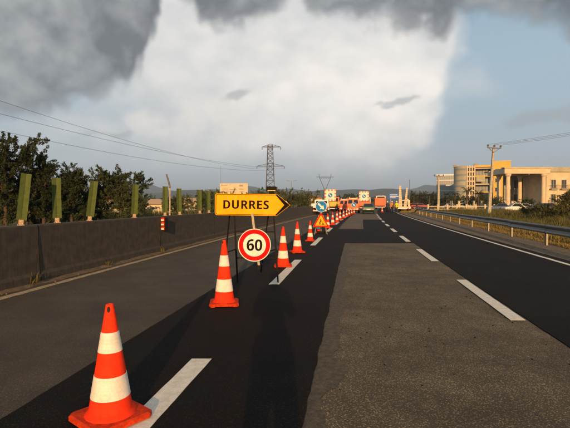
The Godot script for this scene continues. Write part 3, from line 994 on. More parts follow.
# ------------------------------------------------------------------ median wall and what is fixed to it
const WALL_O := -6.05
func build_wall() -> void:
	var w := thing("median_wall", "low dark concrete wall along the left lane, topped by green blades", "wall", road(WALL_O, 0))
	var off := -road(WALL_O, 0)
	var d := -12.4
	var k := 0
	while d < 150.0:
		var e := d + 5.2
		var a := road(WALL_O, d + 0.012) + off
		var b := road(WALL_O, e - 0.012) + off
		var s := start()
		var dir := (b - a).normalized()
		var side := Vector3(-dir.z, 0, dir.x)   # towards the road
		var j := 0.006 * sin(k * 2.7)
		# foot plinth, battered face, chamfered coping
		var prof := [[0.15, -0.1], [0.15, 0.14], [0.115, 0.20], [0.10, 1.06], [0.085, 1.09], [-0.10, 1.09], [-0.115, 1.06], [-0.15, 0.14], [-0.15, -0.1]]
		for i in prof.size() - 1:
			var p0: Vector3 = side * (prof[i][0] + j) + Vector3.UP * prof[i][1]
			var p1: Vector3 = side * (prof[i + 1][0] + j) + Vector3.UP * prof[i + 1][1]
			quad(s, a + p0, b + p0, b + p1, a + p1, (a + b) / 2.0 + Vector3.UP * 0.5)
		for end in [a, b]:
			for i in prof.size() - 2:
				tri(s, end + side * prof[0][0] + Vector3.UP * prof[0][1], end + side * prof[i + 1][0] + Vector3.UP * prof[i + 1][1], end + side * prof[i + 2][0] + Vector3.UP * prof[i + 2][1], (a + b) / 2.0)
		obj("wall_panel", s, M.sooty_concrete, w)
		d = e
		k += 1
	# blades
	var names := ["first green anti-glare blade from the left, leaning, on the wall", "upright green blade on the wall, second from the left", "leaning green blade on the wall, third from the left", "green blade on the wall in front of the light leafy tree", "green blade on the wall right above the red and white marker", "green blade on the wall just past the bent lamp pole", "green blade on the wall in front of the tiled house", "green blade on the wall, third left of the yellow sign", "green blade on the wall, second left of the yellow sign", "green blade on the wall just left of the yellow sign"]
	var spots := [[7.9, -6.0, 0.96], [8.87, 0.5, 0.93], [9.95, -7.0, 0.93], [11.97, -3.0, 0.93], [13.9, -1.5, 0.95], [15.06, 1.0, 0.92], [17.0, 0.0, 0.92], [18.05, 1.5, 0.92], [18.9, -1.0, 0.92], [20.4, 0.0, 0.92]]
	for i in spots.size():
		var t := thing("antiglare_blade", names[i], "anti-glare blade", road(WALL_O - 0.02, spots[i][0] * 1.027, 1.085), 0.55 + 0.2 * sin(i * 3.1), "green blades on the median wall")
		t.rotation.z = deg_to_rad(spots[i][1])
		var h: float = spots[i][2]
		var s := start()
		# a folded plastic blade: two shallow wings meeting at a rib, with thickness
		var sec := [Vector2(-0.085, 0.012), Vector2(-0.012, -0.016), Vector2(0.0, -0.024), Vector2(0.012, -0.016), Vector2(0.085, 0.012)]
		for q in 4:
			for zz in [0]:
				var p: Vector2 = sec[q]
				var n: Vector2 = sec[q + 1]
				var v := []
				for yy in [0.10, h]:
					v.append_array([Vector3(p.x, yy, p.y), Vector3(n.x, yy, n.y), Vector3(n.x, yy, n.y - 0.012), Vector3(p.x, yy, p.y - 0.012)])
				hexa(s, v)
		obj("blade", s, M.blade_green, t)
		s = start()
		cbox(s, Vector3(0, 0.055, 0.022), Vector3(0.085, 0.11, 0.055), 0.01)
		box(s, Vector3(0, 0.005, 0.02), Vector3(0.12, 0.018, 0.12))
		obj("foot_bracket", s, M.rusty_white, t)
		for x in [-0.048, 0.048]:
			s = start()
			tube(s, Vector3(x, 0.012, 0.062), Vector3(x, 0.03, 0.062), 0.011, 0.011, 6)
			obj("bolt", s, M.steel_grey, t)
	# marker on the wall face
	var mk := thing("wall_marker", "orange and white reflector block on the wall face below a blade", "marker", road(WALL_O + 0.155, 13.75, 0.66), -0.35)
	var b := start()
	cbox(b, Vector3(0.05, 0.18, 0), Vector3(0.20, 0.42, 0.05), 0.008)
	obj("backing", b, M.sign_black, mk)
	for q in 3:
		b = start()
		cbox(b, Vector3(0.0, 0.06 + q * 0.135, 0.035), Vector3(0.14, 0.115, 0.03), 0.006)
		obj("reflector", b, M.cone_scuffed, mk)
		b = start()
		cbox(b, Vector3(0.0, 0.04 + q * 0.135, 0.053), Vector3(0.12, 0.05, 0.01), 0.003)
		obj("white_patch", b, M.sign_white, mk)

# ------------------------------------------------------------------ crash barrier
func build_rail() -> void:
	var t := thing("crash_barrier", "grey steel crash barrier on pale posts along the right verge", "crash barrier", rail_line(0))
	var off := -rail_line(0)
	# W-shaped beam
	var prof := [[0.0, 0.745], [-0.03, 0.74], [-0.045, 0.70], [-0.04, 0.665], [0.0, 0.63], [0.035, 0.60], [0.035, 0.57], [0.0, 0.54], [-0.04, 0.505], [-0.045, 0.47], [-0.03, 0.43], [0.0, 0.425]]
	var k := 0
	var d := 3.8
	while d < 62.0:
		var e := d + 4.0
		var s := start()
		var n := 4
		var j := 0.006 * (k % 2)
		for q in n:
			var a := rail_line(lerpf(d - 0.14, e + 0.14, float(q) / n)) + off
			var b := rail_line(lerpf(d - 0.14, e + 0.14, float(q + 1) / n)) + off
			var sag := Vector3.UP * (0.012 * sin(k * 1.9))
			for i in prof.size() - 1:
				s.set_smooth_group(0)
				var p0 := Vector3(prof[i][0] - j - 0.10, prof[i][1], 0) + sag
				var p1 := Vector3(prof[i + 1][0] - j - 0.10, prof[i + 1][1], 0) + sag
				quad(s, a + p0, b + p0, b + p1, a + p1, a + Vector3(3, 0.58, 0))
		obj("beam", s, M.galvanised, t)
		s = start()
		var c := rail_line(d) + off
		# C-section post
		box(s, c + Vector3(0.0, 0.24, 0), Vector3(0.012, 0.80, 0.12), Basis(Vector3.UP, -0.2))
		box(s, c + Vector3(-0.03, 0.24, 0.058), Vector3(0.055, 0.80, 0.008), Basis(Vector3.UP, -0.2))
		box(s, c + Vector3(-0.03, 0.24, -0.058), Vector3(0.055, 0.80, 0.008), Basis(Vector3.UP, -0.2))
		obj("post", s, M.post_zinc, t)
		s = start()
		cbox(s, c + Vector3(-0.045, 0.585, 0), Vector3(0.07, 0.16, 0.09), 0.01, Basis(Vector3.UP, -0.2))
		obj("spacer", s, M.galvanised, t)
		d = e
		k += 1
	var s2 := start()
	run(s2, [rail_line(61.8) + off + Vector3(-0.11, 0.58, 0), rail_line(65) + off + Vector3(-0.05, 0.35, 0), rail_line(68) + off + Vector3(0.1, -0.03, 0)], 0.13, 8, 0.10)
	obj("sloped_end", s2, M.galvanised, t)
	# second barrier, along the slip road beyond the gore
	var u := thing("crash_barrier", "far grey crash barrier curving off behind the low loader", "crash barrier", P(25.0, 0, 74))
	for q in 9:
		var a := P(25.0 + q * 1.25, 0, 74.0 + q * 6.0) - P(25.0, 0, 74)
		var b := P(25.0 + (q + 1) * 1.25, 0, 74.0 + (q + 1) * 6.0) - P(25.0, 0, 74)
		var s := start()
		for i in prof.size() - 1:
			var p0 := Vector3(prof[i][0] - 0.1, prof[i][1], 0)
			var p1 := Vector3(prof[i + 1][0] - 0.1, prof[i + 1][1], 0)
			quad(s, a + p0, b + p0, b + p1, a + p1, a + Vector3(3, 0.58, 0))
		obj("beam", s, M.galvanised, u)
		s = start()
		box(s, a + Vector3(0, 0.29, 0), Vector3(0.05, 0.9, 0.12))
		obj("post", s, M.post_zinc, u)

# ------------------------------------------------------------------ traffic cones
func make_cone(label: String, group: String, h := 0.95) -> Node3D:
	var t := thing("traffic_cone", label, "traffic cone", Vector3.ZERO, 0.0, group)
	var side := 0.42
	var s := start()
	# base plate with cut corners and four feet
	var q := side / 2.0
	var c := 0.035
	var poly := PackedVector2Array([Vector2(-q + c, -q), Vector2(q - c, -q), Vector2(q, -q + c), Vector2(q, q - c), Vector2(q - c, q), Vector2(-q + c, q), Vector2(-q, q - c), Vector2(-q, -q + c)])
	var lay := Transform3D(Basis(Vector3.RIGHT, -PI / 2), Vector3.ZERO)
	prism(s, poly, 0.012, 0.040, lay)
	var up := PackedVector2Array()
	for p in poly: up.append(p * 0.94)
	for i in 8:
		var j := (i + 1) % 8
		quad(s, lay * Vector3(poly[i].x, poly[i].y, 0.040), lay * Vector3(poly[j].x, poly[j].y, 0.040), lay * Vector3(up[j].x, up[j].y, 0.050), lay * Vector3(up[i].x, up[i].y, 0.050), Vector3(0, -0.3, 0))
	prism(s, up, 0.049, 0.050, lay)
	for x in [-1, 1]:
		for z in [-1, 1]:
			box(s, Vector3(x * 0.16, 0.008, z * 0.16), Vector3(0.06, 0.016, 0.06))
	obj("base", s, M.cone_scuffed, t)
	s = start()
	var r0 := 0.148
	var r1 := 0.026
	var y0 := 0.05
	var rad := func(y: float) -> float: return lerpf(r0, r1, (y - y0) / (h - y0))
	lathe(s, [Vector2(r0 + 0.022, y0), Vector2(r0 + 0.014, y0 + 0.014), Vector2(rad.call(y0 + 0.03), y0 + 0.03), Vector2(rad.call(h * 0.5), h * 0.5), Vector2(r1, h - 0.004), Vector2(r1 - 0.004, h), Vector2(r1 - 0.010, h), Vector2(r1 - 0.011, h - 0.05)], 36)
	obj("shell", s, M.cone_orange, t)
	for b in [[0.60, 0.765], [0.215, 0.40]]:
		s = start()
		var ya: float = h * b[0]
		var yb: float = h * b[1]
		lathe(s, [Vector2(rad.call(ya), ya - 0.001), Vector2(rad.call(ya) + 0.0025, ya), Vector2(rad.call(yb) + 0.0025, yb), Vector2(rad.call(yb), yb + 0.001)], 36)
		obj("reflective_band", s, M.cone_white, t)
	s = start()
	lathe(s, [Vector2(0.0, h - 0.05), Vector2(r1 - 0.010, h - 0.05)], 16)
	obj("hole", s, M.cone_hole, t)
	# a finger hole in the side near the tip, facing the traffic
	s = start()
	var yh := h - 0.032
	var ang := -0.75
	var n3 := Vector3(sin(ang), 0.16, cos(ang)).normalized()
	var sx := n3.cross(Vector3.UP).normalized()
	var uy := sx.cross(n3)
	var cen: Vector3 = Vector3(sin(ang), 0, cos(ang)) * (rad.call(yh) + 0.001) + Vector3.UP * yh
	for k in 14:
		var a0 := TAU * k / 14
		var a1 := TAU * (k + 1) / 14
		tri(s, cen + n3 * 0.001, cen + sx * cos(a0) * 0.011 + uy * sin(a0) * 0.021, cen + sx * cos(a1) * 0.011 + uy * sin(a1) * 0.021, cen - n3)
	obj("finger_hole", s, M.cone_hole, t)
	return t

func build_cones() -> void:
	var g := "traffic cones along the closed lane"
	var near := make_cone("nearest orange and white traffic cone, cut by the bottom edge", g, 0.80)
	near.position = P(-1.205, 0.006, 3.03)
	near.rotation.y = 0.88
	var tall := make_cone("tall cone standing just in front of the yellow arrow sign", g, 0.95)
	tall.position = P(-0.895, 0.006, 6.5)
	tall.rotation.y = 0.12
	var list := [
		[-0.045, 10.4, 0.94, "first cone behind the yellow sign's right leg, at the white dash"],
		[0.37, 13.35, 0.93, "second cone behind the yellow sign, past the white dash"],
		[0.99, 17.4, 0.80, "third, shorter cone behind the yellow sign, left of the warning triangle"],
		[1.72, 22.2, 0.85, "cone standing half hidden behind the warning triangle"],
		[2.55, 26.4, 0.88, "first cone past the warning triangle in the far row"],
		[3.25, 30.2, 0.88, "second cone past the warning triangle in the far row"],
		[4.05, 34.5, 0.88, "third cone past the warning triangle in the far row"],
		[4.85, 39.0, 0.88, "fourth cone past the warning triangle in the far row"],
		[5.75, 43.5, 0.88, "fifth cone past the warning triangle in the far row"],
		[6.75, 48.5, 0.88, "sixth cone past the warning triangle in the far row"],
		[7.75, 53.5, 0.88, "seventh cone past the warning triangle, before the orange truck"],
		[8.8, 58.5, 0.88, "eighth cone past the warning triangle, beside the orange truck"],
		[9.9, 63.5, 0.88, "last cone of the far row, between orange truck and green car"],
		[15.9, 72.5, 1.0, "lone cone on the right lane line beside the low loader"]]
	for i in list.size():
		var a: Array = list[i]
		var c := copy(tall, a[3], P(a[0], 0.006 if a[1] < 26 else 0.004, a[1]), 0.3 * sin(i * 2.1), g)
		c.scale = Vector3.ONE * (a[2] / 0.95)

# ------------------------------------------------------------------ signs
func poly(pts: Array) -> PackedVector2Array:
	var p := PackedVector2Array()
	for q in pts: p.append(Vector2(q[0], q[1]))
	return p

func bar(s: SurfaceTool, a: Vector3, b: Vector3, w: float) -> void:   # square steel tube
	var dir := (b - a).normalized()
	var u := dir.cross(Vector3.BACK if absf(dir.z) < 0.9 else Vector3.UP).normalized() * w / 2.0
	var v := dir.cross(u).normalized() * w / 2.0
	hexa(s, [a - u - v, a + u - v, a + u + v, a - u + v, b - u - v, b + u - v, b + u + v, b - u + v])

func build_arrow_sign() -> void:
	var t := thing("direction_sign", "yellow arrow sign reading DURRES on a black folding frame", "road sign", P(-0.62, 0.006, 8.4))
	var back := Transform3D(Basis(Vector3.FORWARD, 0.012) * Basis(Vector3.RIGHT, -0.05), Vector3(0.0, 1.462, 0.03))
	var pn := Node3D.new()
	pn.name = "panel"
	t.add_child(pn)
	pn.transform = back
	var s := start()
	var h := 0.205
	prism(s, poly([[-0.675, -h], [-0.70, -h + 0.025], [-0.70, h - 0.025], [-0.675, h], [0.465, h], [0.72, 0.0], [0.465, -h]]), -0.006, 0.0)
	obj("face", s, M.sign_yellow, pn)
	s = start()
	var o := [[-0.668, -h + 0.012], [-0.688, -h + 0.032], [-0.688, h - 0.032], [-0.668, h - 0.012], [0.450, h - 0.012], [0.450, -h + 0.012]]
	var i := [[-0.660, -h + 0.021], [-0.679, -h + 0.040], [-0.679, h - 0.040], [-0.660, h - 0.021], [0.440, h - 0.021], [0.440, -h + 0.021]]
	for k in 5:
		if k == 4: continue
		var v := []
		for z in [0.0005, 0.002]:
			for q in [o[k], o[k + 1], i[k + 1], i[k]]:
				v.append(Vector3(q[0], q[1], z))
		hexa(s, v)
	var v5 := []
	for z in [0.0005, 0.002]:
		for q in [o[5], o[0], i[0], i[5]]:
			v5.append(Vector3(q[0], q[1], z))
	hexa(s, v5)
	obj("border", s, M.sign_black, pn)
	s = start()
	prism(s, poly([[0.435, h - 0.010], [0.462, h - 0.004], [0.712, 0.0], [0.462, -h + 0.004], [0.435, -h + 0.010], [0.605, 0.0]]), 0.0005, 0.002)
	obj("arrow_edge", s, M.sign_black, pn)
	var tm := inst("lettering", text_mesh("DURRES", 0.165), M.sign_black, pn, Vector3(-0.115, 0.0, 0.0018))
	var box_ := tm.mesh.get_aabb()
	tm.scale = Vector3(0.86 / box_.size.x, 0.165 / box_.size.y, 1.0)
	tm.position -= Vector3(box_.get_center().x * tm.scale.x, box_.get_center().y * tm.scale.y, 0)
	# folding frame
	for x in [[-0.36, -0.27], [0.38, 0.49]]:
		s = start()
		bar(s, Vector3(x[1], 0.0, 0.12), Vector3(x[0], 1.655, -0.02), 0.030)
		obj("front_leg", s, M.frame_black, t)
	for x in [[-0.40, -0.70], [0.35, 0.10]]:
		s = start()
		bar(s, Vector3(x[1], 0.0, -1.15), Vector3(x[0], 1.63, -0.06), 0.026)
		obj("rear_leg", s, M.frame_black, t)
	s = start()
	bar(s, Vector3(-0.30, 0.46, 0.075), Vector3(0.46, 0.46, 0.075), 0.024)
	obj("crossbar", s, M.frame_black, t)
	s = start()
	bar(s, Vector3(-0.335, 0.95, 0.035), Vector3(0.43, 0.95, 0.035), 0.024)
	obj("crossbar", s, M.frame_black, t)
	for x in [-0.32, 0.45]:
		s = start()
		var fx := -0.61 if x < 0 else 0.16
		bar(s, Vector3(x + 0.005, 0.62, 0.06), Vector3(fx, 0.46, -0.83), 0.018)
		obj("brace", s, M.frame_black, t)
	# hazard lamp clipped over the top edge
	var lp := Node3D.new()
	lp.name = "hazard_lamp"
	t.add_child(lp)
	lp.position = Vector3(0.365, 1.66, -0.03)
	s = start()
	cbox(s, Vector3(0, 0.105, 0), Vector3(0.19, 0.085, 0.10), 0.012)
	obj("housing", s, M.frame_black, lp)
	s = start()
	cbox(s, Vector3(0, 0.035, 0), Vector3(0.10, 0.06, 0.07), 0.008)
	obj("clip", s, M.frame_black, lp)
	s = start()
	cbox(s, Vector3(0, 0.070, 0.045), Vector3(0.15, 0.014, 0.03), 0.003)
	obj("lens_strip", s, M.sign_pale_yellow, lp)

func build_speed_sign() -> void:
	var t := thing("speed_limit_sign", "round red and white 60 speed limit sign below the arrow sign", "road sign", P(-0.565, 0.006, 8.15))
	var s := start()
	bar(s, Vector3(0.085, 0.275, -0.10), Vector3(-0.045, 1.30, -0.085), 0.042)
	obj("pole", s, M.post_zinc, t)
	s = start()
	cbox(s, Vector3(0.075, 0.29, -0.09), Vector3(0.07, 0.09, 0.06), 0.008)
	obj("clamp", s, M.frame_black, t)
	var d := Node3D.new()
	d.name = "disc"
	t.add_child(d)
	d.position = Vector3(0, 0.715, -0.04)
	d.rotation = Vector3(-0.05, 0.03, -0.03)
	s = start()
	prism(s, disc_poly(0.302, 48), -0.008, 0.0)
	obj("plate", s, M.sign_white, d)
	s = start()
	ring_strip(s, disc_poly(0.290, 48), disc_poly(0.212, 48), 0.0005, 0.002)
	obj("red_ring", s, M.sign_red, d)
	s = start()
	ring_strip(s, disc_poly(0.304, 48), disc_poly(0.297, 48), -0.014, 0.006)
	obj("rim", s, M.sign_white, d)
	var tm := inst("digits", text_mesh("60", 0.22), M.sign_black, d, Vector3(0, 0, 0.0018))
	var bb := tm.mesh.get_aabb()
	tm.scale = Vector3(0.285 / bb.size.x, 0.215 / bb.size.y, 1.0)
	tm.position -= Vector3(bb.get_center().x * tm.scale.x, bb.get_center().y * tm.scale.y, 0)
	s = start()
	box(s, Vector3(0.0, 0.0, -0.025), Vector3(0.30, 0.03, 0.03))
	obj("rear_bracket", s, M.steel_grey, d)

func arrow_poly(l: float) -> PackedVector2Array:   # arrow to the lower right
	var p := poly([[-0.5, 0.10], [0.06, 0.10], [0.06, 0.30], [0.5, 0.0], [0.06, -0.30], [0.06, -0.10], [-0.5, -0.10]])
	var o := PackedVector2Array()
	for q in p: o.append(q.rotated(-PI / 4) * l)
	return o

func keep_right(parent: Node3D, pos: Vector3, r: float, thick := 0.01) -> Node3D:
	var d := Node3D.new()
	d.name = numbered(parent, "arrow_disc")
	parent.add_child(d)
	d.position = pos
	var s := start()
	prism(s, disc_poly(r, 32), -thick, 0.0)
	obj("plate", s, M.sign_blue, d)
	s = start()
	ring_strip(s, disc_poly(r * 0.99, 32), disc_poly(r * 0.93, 32), 0.001, 0.004)
	obj("rim", s, M.sign_white, d)
	s = start()
	prism(s, arrow_poly(r * 1.45), 0.001, 0.004)
	obj("arrow", s, M.sign_white, d)
	return d

func build_warning_signs() -> void:
	var t := thing("roadworks_sign", "red bordered yellow triangle with digging man on a low stand", "road sign", at(321, 227, 21.0) * Vector3(1, 0, 1) + Vector3(0, 0.006, 0))
	var pn := Node3D.new()
	pn.name = "triangle"
	t.add_child(pn)
	pn.position = Vector3(0, 0.60, 0.0)
	pn.scale = Vector3.ONE * 0.83
	pn.rotation.x = -0.06
	var tri_p := func(k: float) -> PackedVector2Array:
		var o := PackedVector2Array()
		for q in [[-0.45, -0.26], [-0.43, -0.29], [0.43, -0.29], [0.45, -0.26], [0.025, 0.50], [-0.025, 0.50]]:
			o.append(Vector2(q[0], q[1]) * k)
		return o
	var s := start()
	prism(s, tri_p.call(1.0), -0.008, 0.0)
	obj("plate", s, M.sign_yellow, pn)
	s = start()
	ring_strip(s, tri_p.call(0.99), tri_p.call(0.74), 0.001, 0.004)
	obj("red_border", s, M.sign_red, pn)
	s = start()
	prism(s, disc_poly(0.035, 12, Vector2(-0.015, 0.135)), 0.001, 0.004)
	prism(s, poly([[-0.03, 0.10], [0.02, 0.085], [-0.035, -0.03], [-0.085, -0.01]]), 0.001, 0.004)
	prism(s, poly([[-0.085, -0.01], [-0.04, -0.03], [-0.07, -0.16], [-0.11, -0.16]]), 0.001, 0.004)
	prism(s, poly([[-0.05, -0.03], [-0.02, -0.05], [0.02, -0.16], [-0.02, -0.16]]), 0.0012, 0.0042)
	prism(s, poly([[0.0, 0.08], [0.02, 0.09], [0.12, -0.10], [0.10, -0.11]]), 0.0014, 0.0044)
	prism(s, poly([[0.04, -0.16], [0.10, -0.09], [0.14, -0.09], [0.20, -0.16]]), 0.001, 0.004)
	obj("digging_man", s, M.sign_black, pn)
	s = start()
	for x in [-0.3, 0.3]:
		bar(s, Vector3(x, 0, 0.0), Vector3(x * 0.35, 0.92, -0.06), 0.025)
		bar(s, Vector3(x, 0, -0.5), Vector3(x * 0.35, 0.92, -0.08), 0.025)
	obj("stand", s, M.steel_grey, t)
	# keep-right disc on its own post, just behind
	var k := thing("keep_right_sign", "blue disc with a white arrow pointing down right, above the triangle", "road sign", at(321.2, 206.6, 21.9) * Vector3(1, 0, 1) + Vector3(0, 0.006, 0))
	s = start()
	tube(s, Vector3(0, 0.05, -0.05), Vector3(0, 1.55, -0.05), 0.03, 0.03, 8)
	obj("post", s, M.steel_grey, k)
	s = start()
	cbox(s, Vector3(0, 0.05, -0.05), Vector3(0.4, 0.10, 0.3), 0.02)
	obj("foot_block", s, M.frame_black, k)
	keep_right(k, Vector3(0, 1.32, 0), 0.285)

func build_far_signs() -> void:
	# billboard beyond the median
	var b := thing("billboard", "cream billboard with faint print above the yellow sign", "billboard", at(234, 193, 105) * Vector3(1, 0, 1) + Vector3(0, -0.045, 0), 0.05)
	var s := start()
	cbox(s, Vector3(0, 4.95, 0), Vector3(6.6, 2.5, 0.25), 0.03)
	obj("panel", s, M.cream_render, b)
	var r := RandomNumberGenerator.new()
	r.seed = 8
	s = start()
	for q in [[-2.3, 5.75, 1.5, 0.22], [1.7, 5.65, 0.9, 0.42], [-2.1, 4.85, 1.2, 0.16], [-0.2, 4.75, 1.6, 0.18], [1.8, 4.85, 1.1, 0.2], [-0.9, 4.35, 2.2, 0.14], [1.9, 4.3, 1.0, 0.16]]:
		box(s, Vector3(q[0], q[1], 0.13), Vector3(q[2], q[3], 0.012))
	obj("print", s, M.grey_render, b)
	for x in [-2.6, 0.0, 2.6]:
		s = start()
		bar(s, Vector3(x, 0, -0.25), Vector3(x, 5.8, -0.25), 0.22)
		obj("post", s, M.steel_grey, b)
	s = start()
	tube(s, Vector3(-3.1, 0, -0.4), Vector3(-3.15, 10.3, -0.4), 0.07, 0.03, 6)
	obj("mast", s, M.steel_grey, b)
	# chevron board where the wall bends out of sight
	var c := thing("chevron_sign", "small black board with one white chevron on the wall", "road sign", road(WALL_O - 0.05, 38.0, 1.05))
	s = start()
	bar(s, Vector3(0, 0, -0.02), Vector3(0, 0.62, -0.02), 0.06)
	obj("post", s, M.steel_grey, c)
	s = start()
	cbox(s, Vector3(0, 0.38, 0.02), Vector3(0.62, 0.62, 0.03), 0.006)
	obj("board", s, M.sign_black, c)
	s = start()
	prism(s, poly([[-0.18, 0.25], [0.0, 0.25], [0.2, 0.0], [0.0, -0.25], [-0.18, -0.25], [0.02, 0.0]]), 0.036, 0.042, Transform3D(Basis(), Vector3(0, 0.38, 0)))
	obj("chevron", s, M.sign_white, c)
	# blue motorway board
	var g := thing("motorway_sign", "wide blue motorway board with white lines behind the roadworks", "road sign", at(395, 205, 118) * Vector3(1, 0, 1) + Vector3(0, -0.045, 0))
	s = start()
	cbox(s, Vector3(0, 3.35, 0), Vector3(3.5, 1.5, 0.1), 0.02)
	obj("board", s, M.board_blue, g)
	s = start()
	for q in [[-0.4, 3.70, 2.0, 0.16], [-0.2, 3.30, 2.3, 0.16], [1.2, 3.5, 0.3, 0.5], [-0.6, 2.95, 1.5, 0.14]]:
		box(s, Vector3(q[0], q[1], 0.056), Vector3(q[2], q[3], 0.008))
	obj("white_print", s, M.sign_white, g)
	for x in [-1.2, 1.2]:
		s = start()
		bar(s, Vector3(x, 0, -0.12), Vector3(x, 4.0, -0.12), 0.12)
		obj("post", s, M.steel_grey, g)

# ------------------------------------------------------------------ vehicles
func wheel(parent: Node3D, c: Vector3, r: float, w: float) -> void:
	var wn := Node3D.new()
	wn.name = numbered(parent, "wheel")
	parent.add_child(wn)
	wn.position = c
	wn.rotation.z = PI / 2
	var s := start()
	lathe(s, [Vector2(r * 0.55, -w / 2), Vector2(r * 0.9, -w / 2), Vector2(r, -w * 0.35), Vector2(r, w * 0.35), Vector2(r * 0.9, w / 2), Vector2(r * 0.55, w / 2)], 18)
	obj("tyre", s, M.tyre, wn)
	s = start()
	lathe(s, [Vector2(0, -w * 0.4), Vector2(r * 0.56, -w * 0.42), Vector2(r * 0.56, w * 0.42), Vector2(0, w * 0.4)], 14)
	obj("rim", s, M.paint_silver, wn)

func glass_quad(s: SurfaceTool, a: Vector3, b: Vector3, c: Vector3, d: Vector3, away: Vector3, inset := 0.12) -> void:   # a thin pane standing proud of a face
	var m := (a + b + c + d) / 4.0
	var n := (c - a).cross(b - a).normalized()
	if n.dot(m - away) < 0: n = -n
	var v := []
	for k in [0.0, 0.012]:
		for p in [a, b, c, d]:
			v.append((p as Vector3).lerp(m, inset) + n * k)
	hexa(s, v)

# a passenger car with its rear towards +z; tail: sloping (hatchback, saloon) end
func make_car(called: String, label: String, paint: Material, pos: Vector3, turn: float, group := "", saloon := false, estate_h := 1.44) -> Node3D:
	var t := thing(called, label, "car", pos, turn, group)
	var w := 0.84
	var s := start()
	# lower body, side profile swept across with tucked-in sides
	var prof := [[2.02, 0.34], [2.08, 0.55], [2.04, 0.86], [1.90, 0.97], [0.95 if saloon else 1.7, 0.96], [-0.9, 0.93], [-1.85, 0.80], [-2.06, 0.62], [-2.08, 0.35], [-1.9, 0.24], [1.9, 0.24]]
	var rows := [[-w, 0.93], [-w + 0.10, 1.0], [w - 0.10, 1.0], [w, 0.93]]
	for q in 3:
		for i in prof.size():
			var j := (i + 1) % prof.size()
			var f := func(kk: int, rr: int) -> Vector3: return Vector3(rows[rr][0], 0.55 + (prof[kk][1] - 0.55) * rows[rr][1], prof[kk][0] * rows[rr][1])
			quad(s, f.call(i, q), f.call(j, q), f.call(j, q + 1), f.call(i, q + 1), Vector3(0, 0.55, 0))
	for sx in [0, 3]:
		for i in range(1, prof.size() - 1):
			var f2 := func(kk: int) -> Vector3: return Vector3(rows[sx][0], 0.55 + (prof[kk][1] - 0.55) * rows[sx][1], prof[kk][0] * rows[sx][1])
			tri(s, f2.call(0), f2.call(i), f2.call(i + 1), Vector3(0, 0.55, 0))
	obj("body", s, paint, t)
	# cabin
	s = start()
	var zr := 1.35 if saloon else 1.88
	var zt := 0.75 if saloon else 1.45
	var low := [Vector3(-w + 0.05, 0.92, zr), Vector3(w - 0.05, 0.92, zr), Vector3(w - 0.05, 0.92, -1.0), Vector3(-w + 0.05, 0.92, -1.0)]
	var top := [Vector3(-w + 0.23, estate_h, zt), Vector3(w - 0.23, estate_h, zt), Vector3(w - 0.23, estate_h, -0.30), Vector3(-w + 0.23, estate_h, -0.30)]
	hexa(s, low + top)
	obj("roof", s, paint, t)
	var inner := Vector3(0, 1.1, 0.3)
	for f in [[0, "rear_window"], [1, "side_window"], [2, "windscreen"], [3, "side_window"]]:
		s = start()
		var a: int = f[0]
		var b := (a + 1) % 4
		glass_quad(s, low[a], low[b], top[b], top[a], inner)
		obj(f[1], s, M.glass_dark, t)
	for x in [-1, 1]:
		s = start()
		cbox(s, Vector3(x * 0.66, 0.76, 2.02), Vector3(0.26, 0.15, 0.10), 0.02)
		obj("tail_light", s, M.lamp_red, t)
		s = start()
		cbox(s, Vector3(x * 0.62, 0.66, -1.98), Vector3(0.30, 0.13, 0.14), 0.03)
		obj("headlight", s, M.chrome, t)
		s = start()
		cbox(s, Vector3(x * 0.90, 0.98, -0.72), Vector3(0.16, 0.11, 0.09), 0.02)
		obj("mirror", s, paint, t)
		for z in [1.25, -1.28]:
			wheel(t, Vector3(x * 0.74, 0.30, z), 0.30, 0.19)
	s = start()
	cbox(s, Vector3(0, 0.43, 2.06), Vector3(1.55, 0.20, 0.10), 0.03)
	obj("bumper", s, M.sign_black, t)
	s = start()
	box(s, Vector3(0, 0.62, 2.085), Vector3(0.50, 0.11, 0.02))
	obj("number_plate", s, M.plate, t)
	return t

func striped_board(parent: Node3D, c: Vector3, w: float, h: float) -> void:   # square rear board: red and white border, blue disc
	var b := Node3D.new()
	b.name = numbered(parent, "warning_board")
	parent.add_child(b)
	b.position = c
	var s := start()
	cbox(s, Vector3.ZERO, Vector3(w, h, 0.06), 0.02)
	obj("panel", s, M.sign_white, b)
	s = start()
	var n := 7
	for i in n:
		for j in n:
			if (i == 0 or j == 0 or i == n - 1 or j == n - 1) and (i + j) % 2 == 0:
				box(s, Vector3((i - 3) * w / n, (j - 3) * h / n, 0.034), Vector3(w / n * 0.98, h / n * 0.98, 0.006))
	obj("red_squares", s, M.paint_orange, b)
	keep_right(b, Vector3(0, 0, 0.034), w * 0.2, 0.004)
	for x in [-1, 1]:
		for y in [-1, 1]:
			s = start()
			tube(s, Vector3(x * w * 0.42, y * h * 0.42, 0.03), Vector3(x * w * 0.42, y * h * 0.42, 0.09), 0.085, 0.085, 10)
			obj("warning_lamp", s, M.lamp_amber, b)

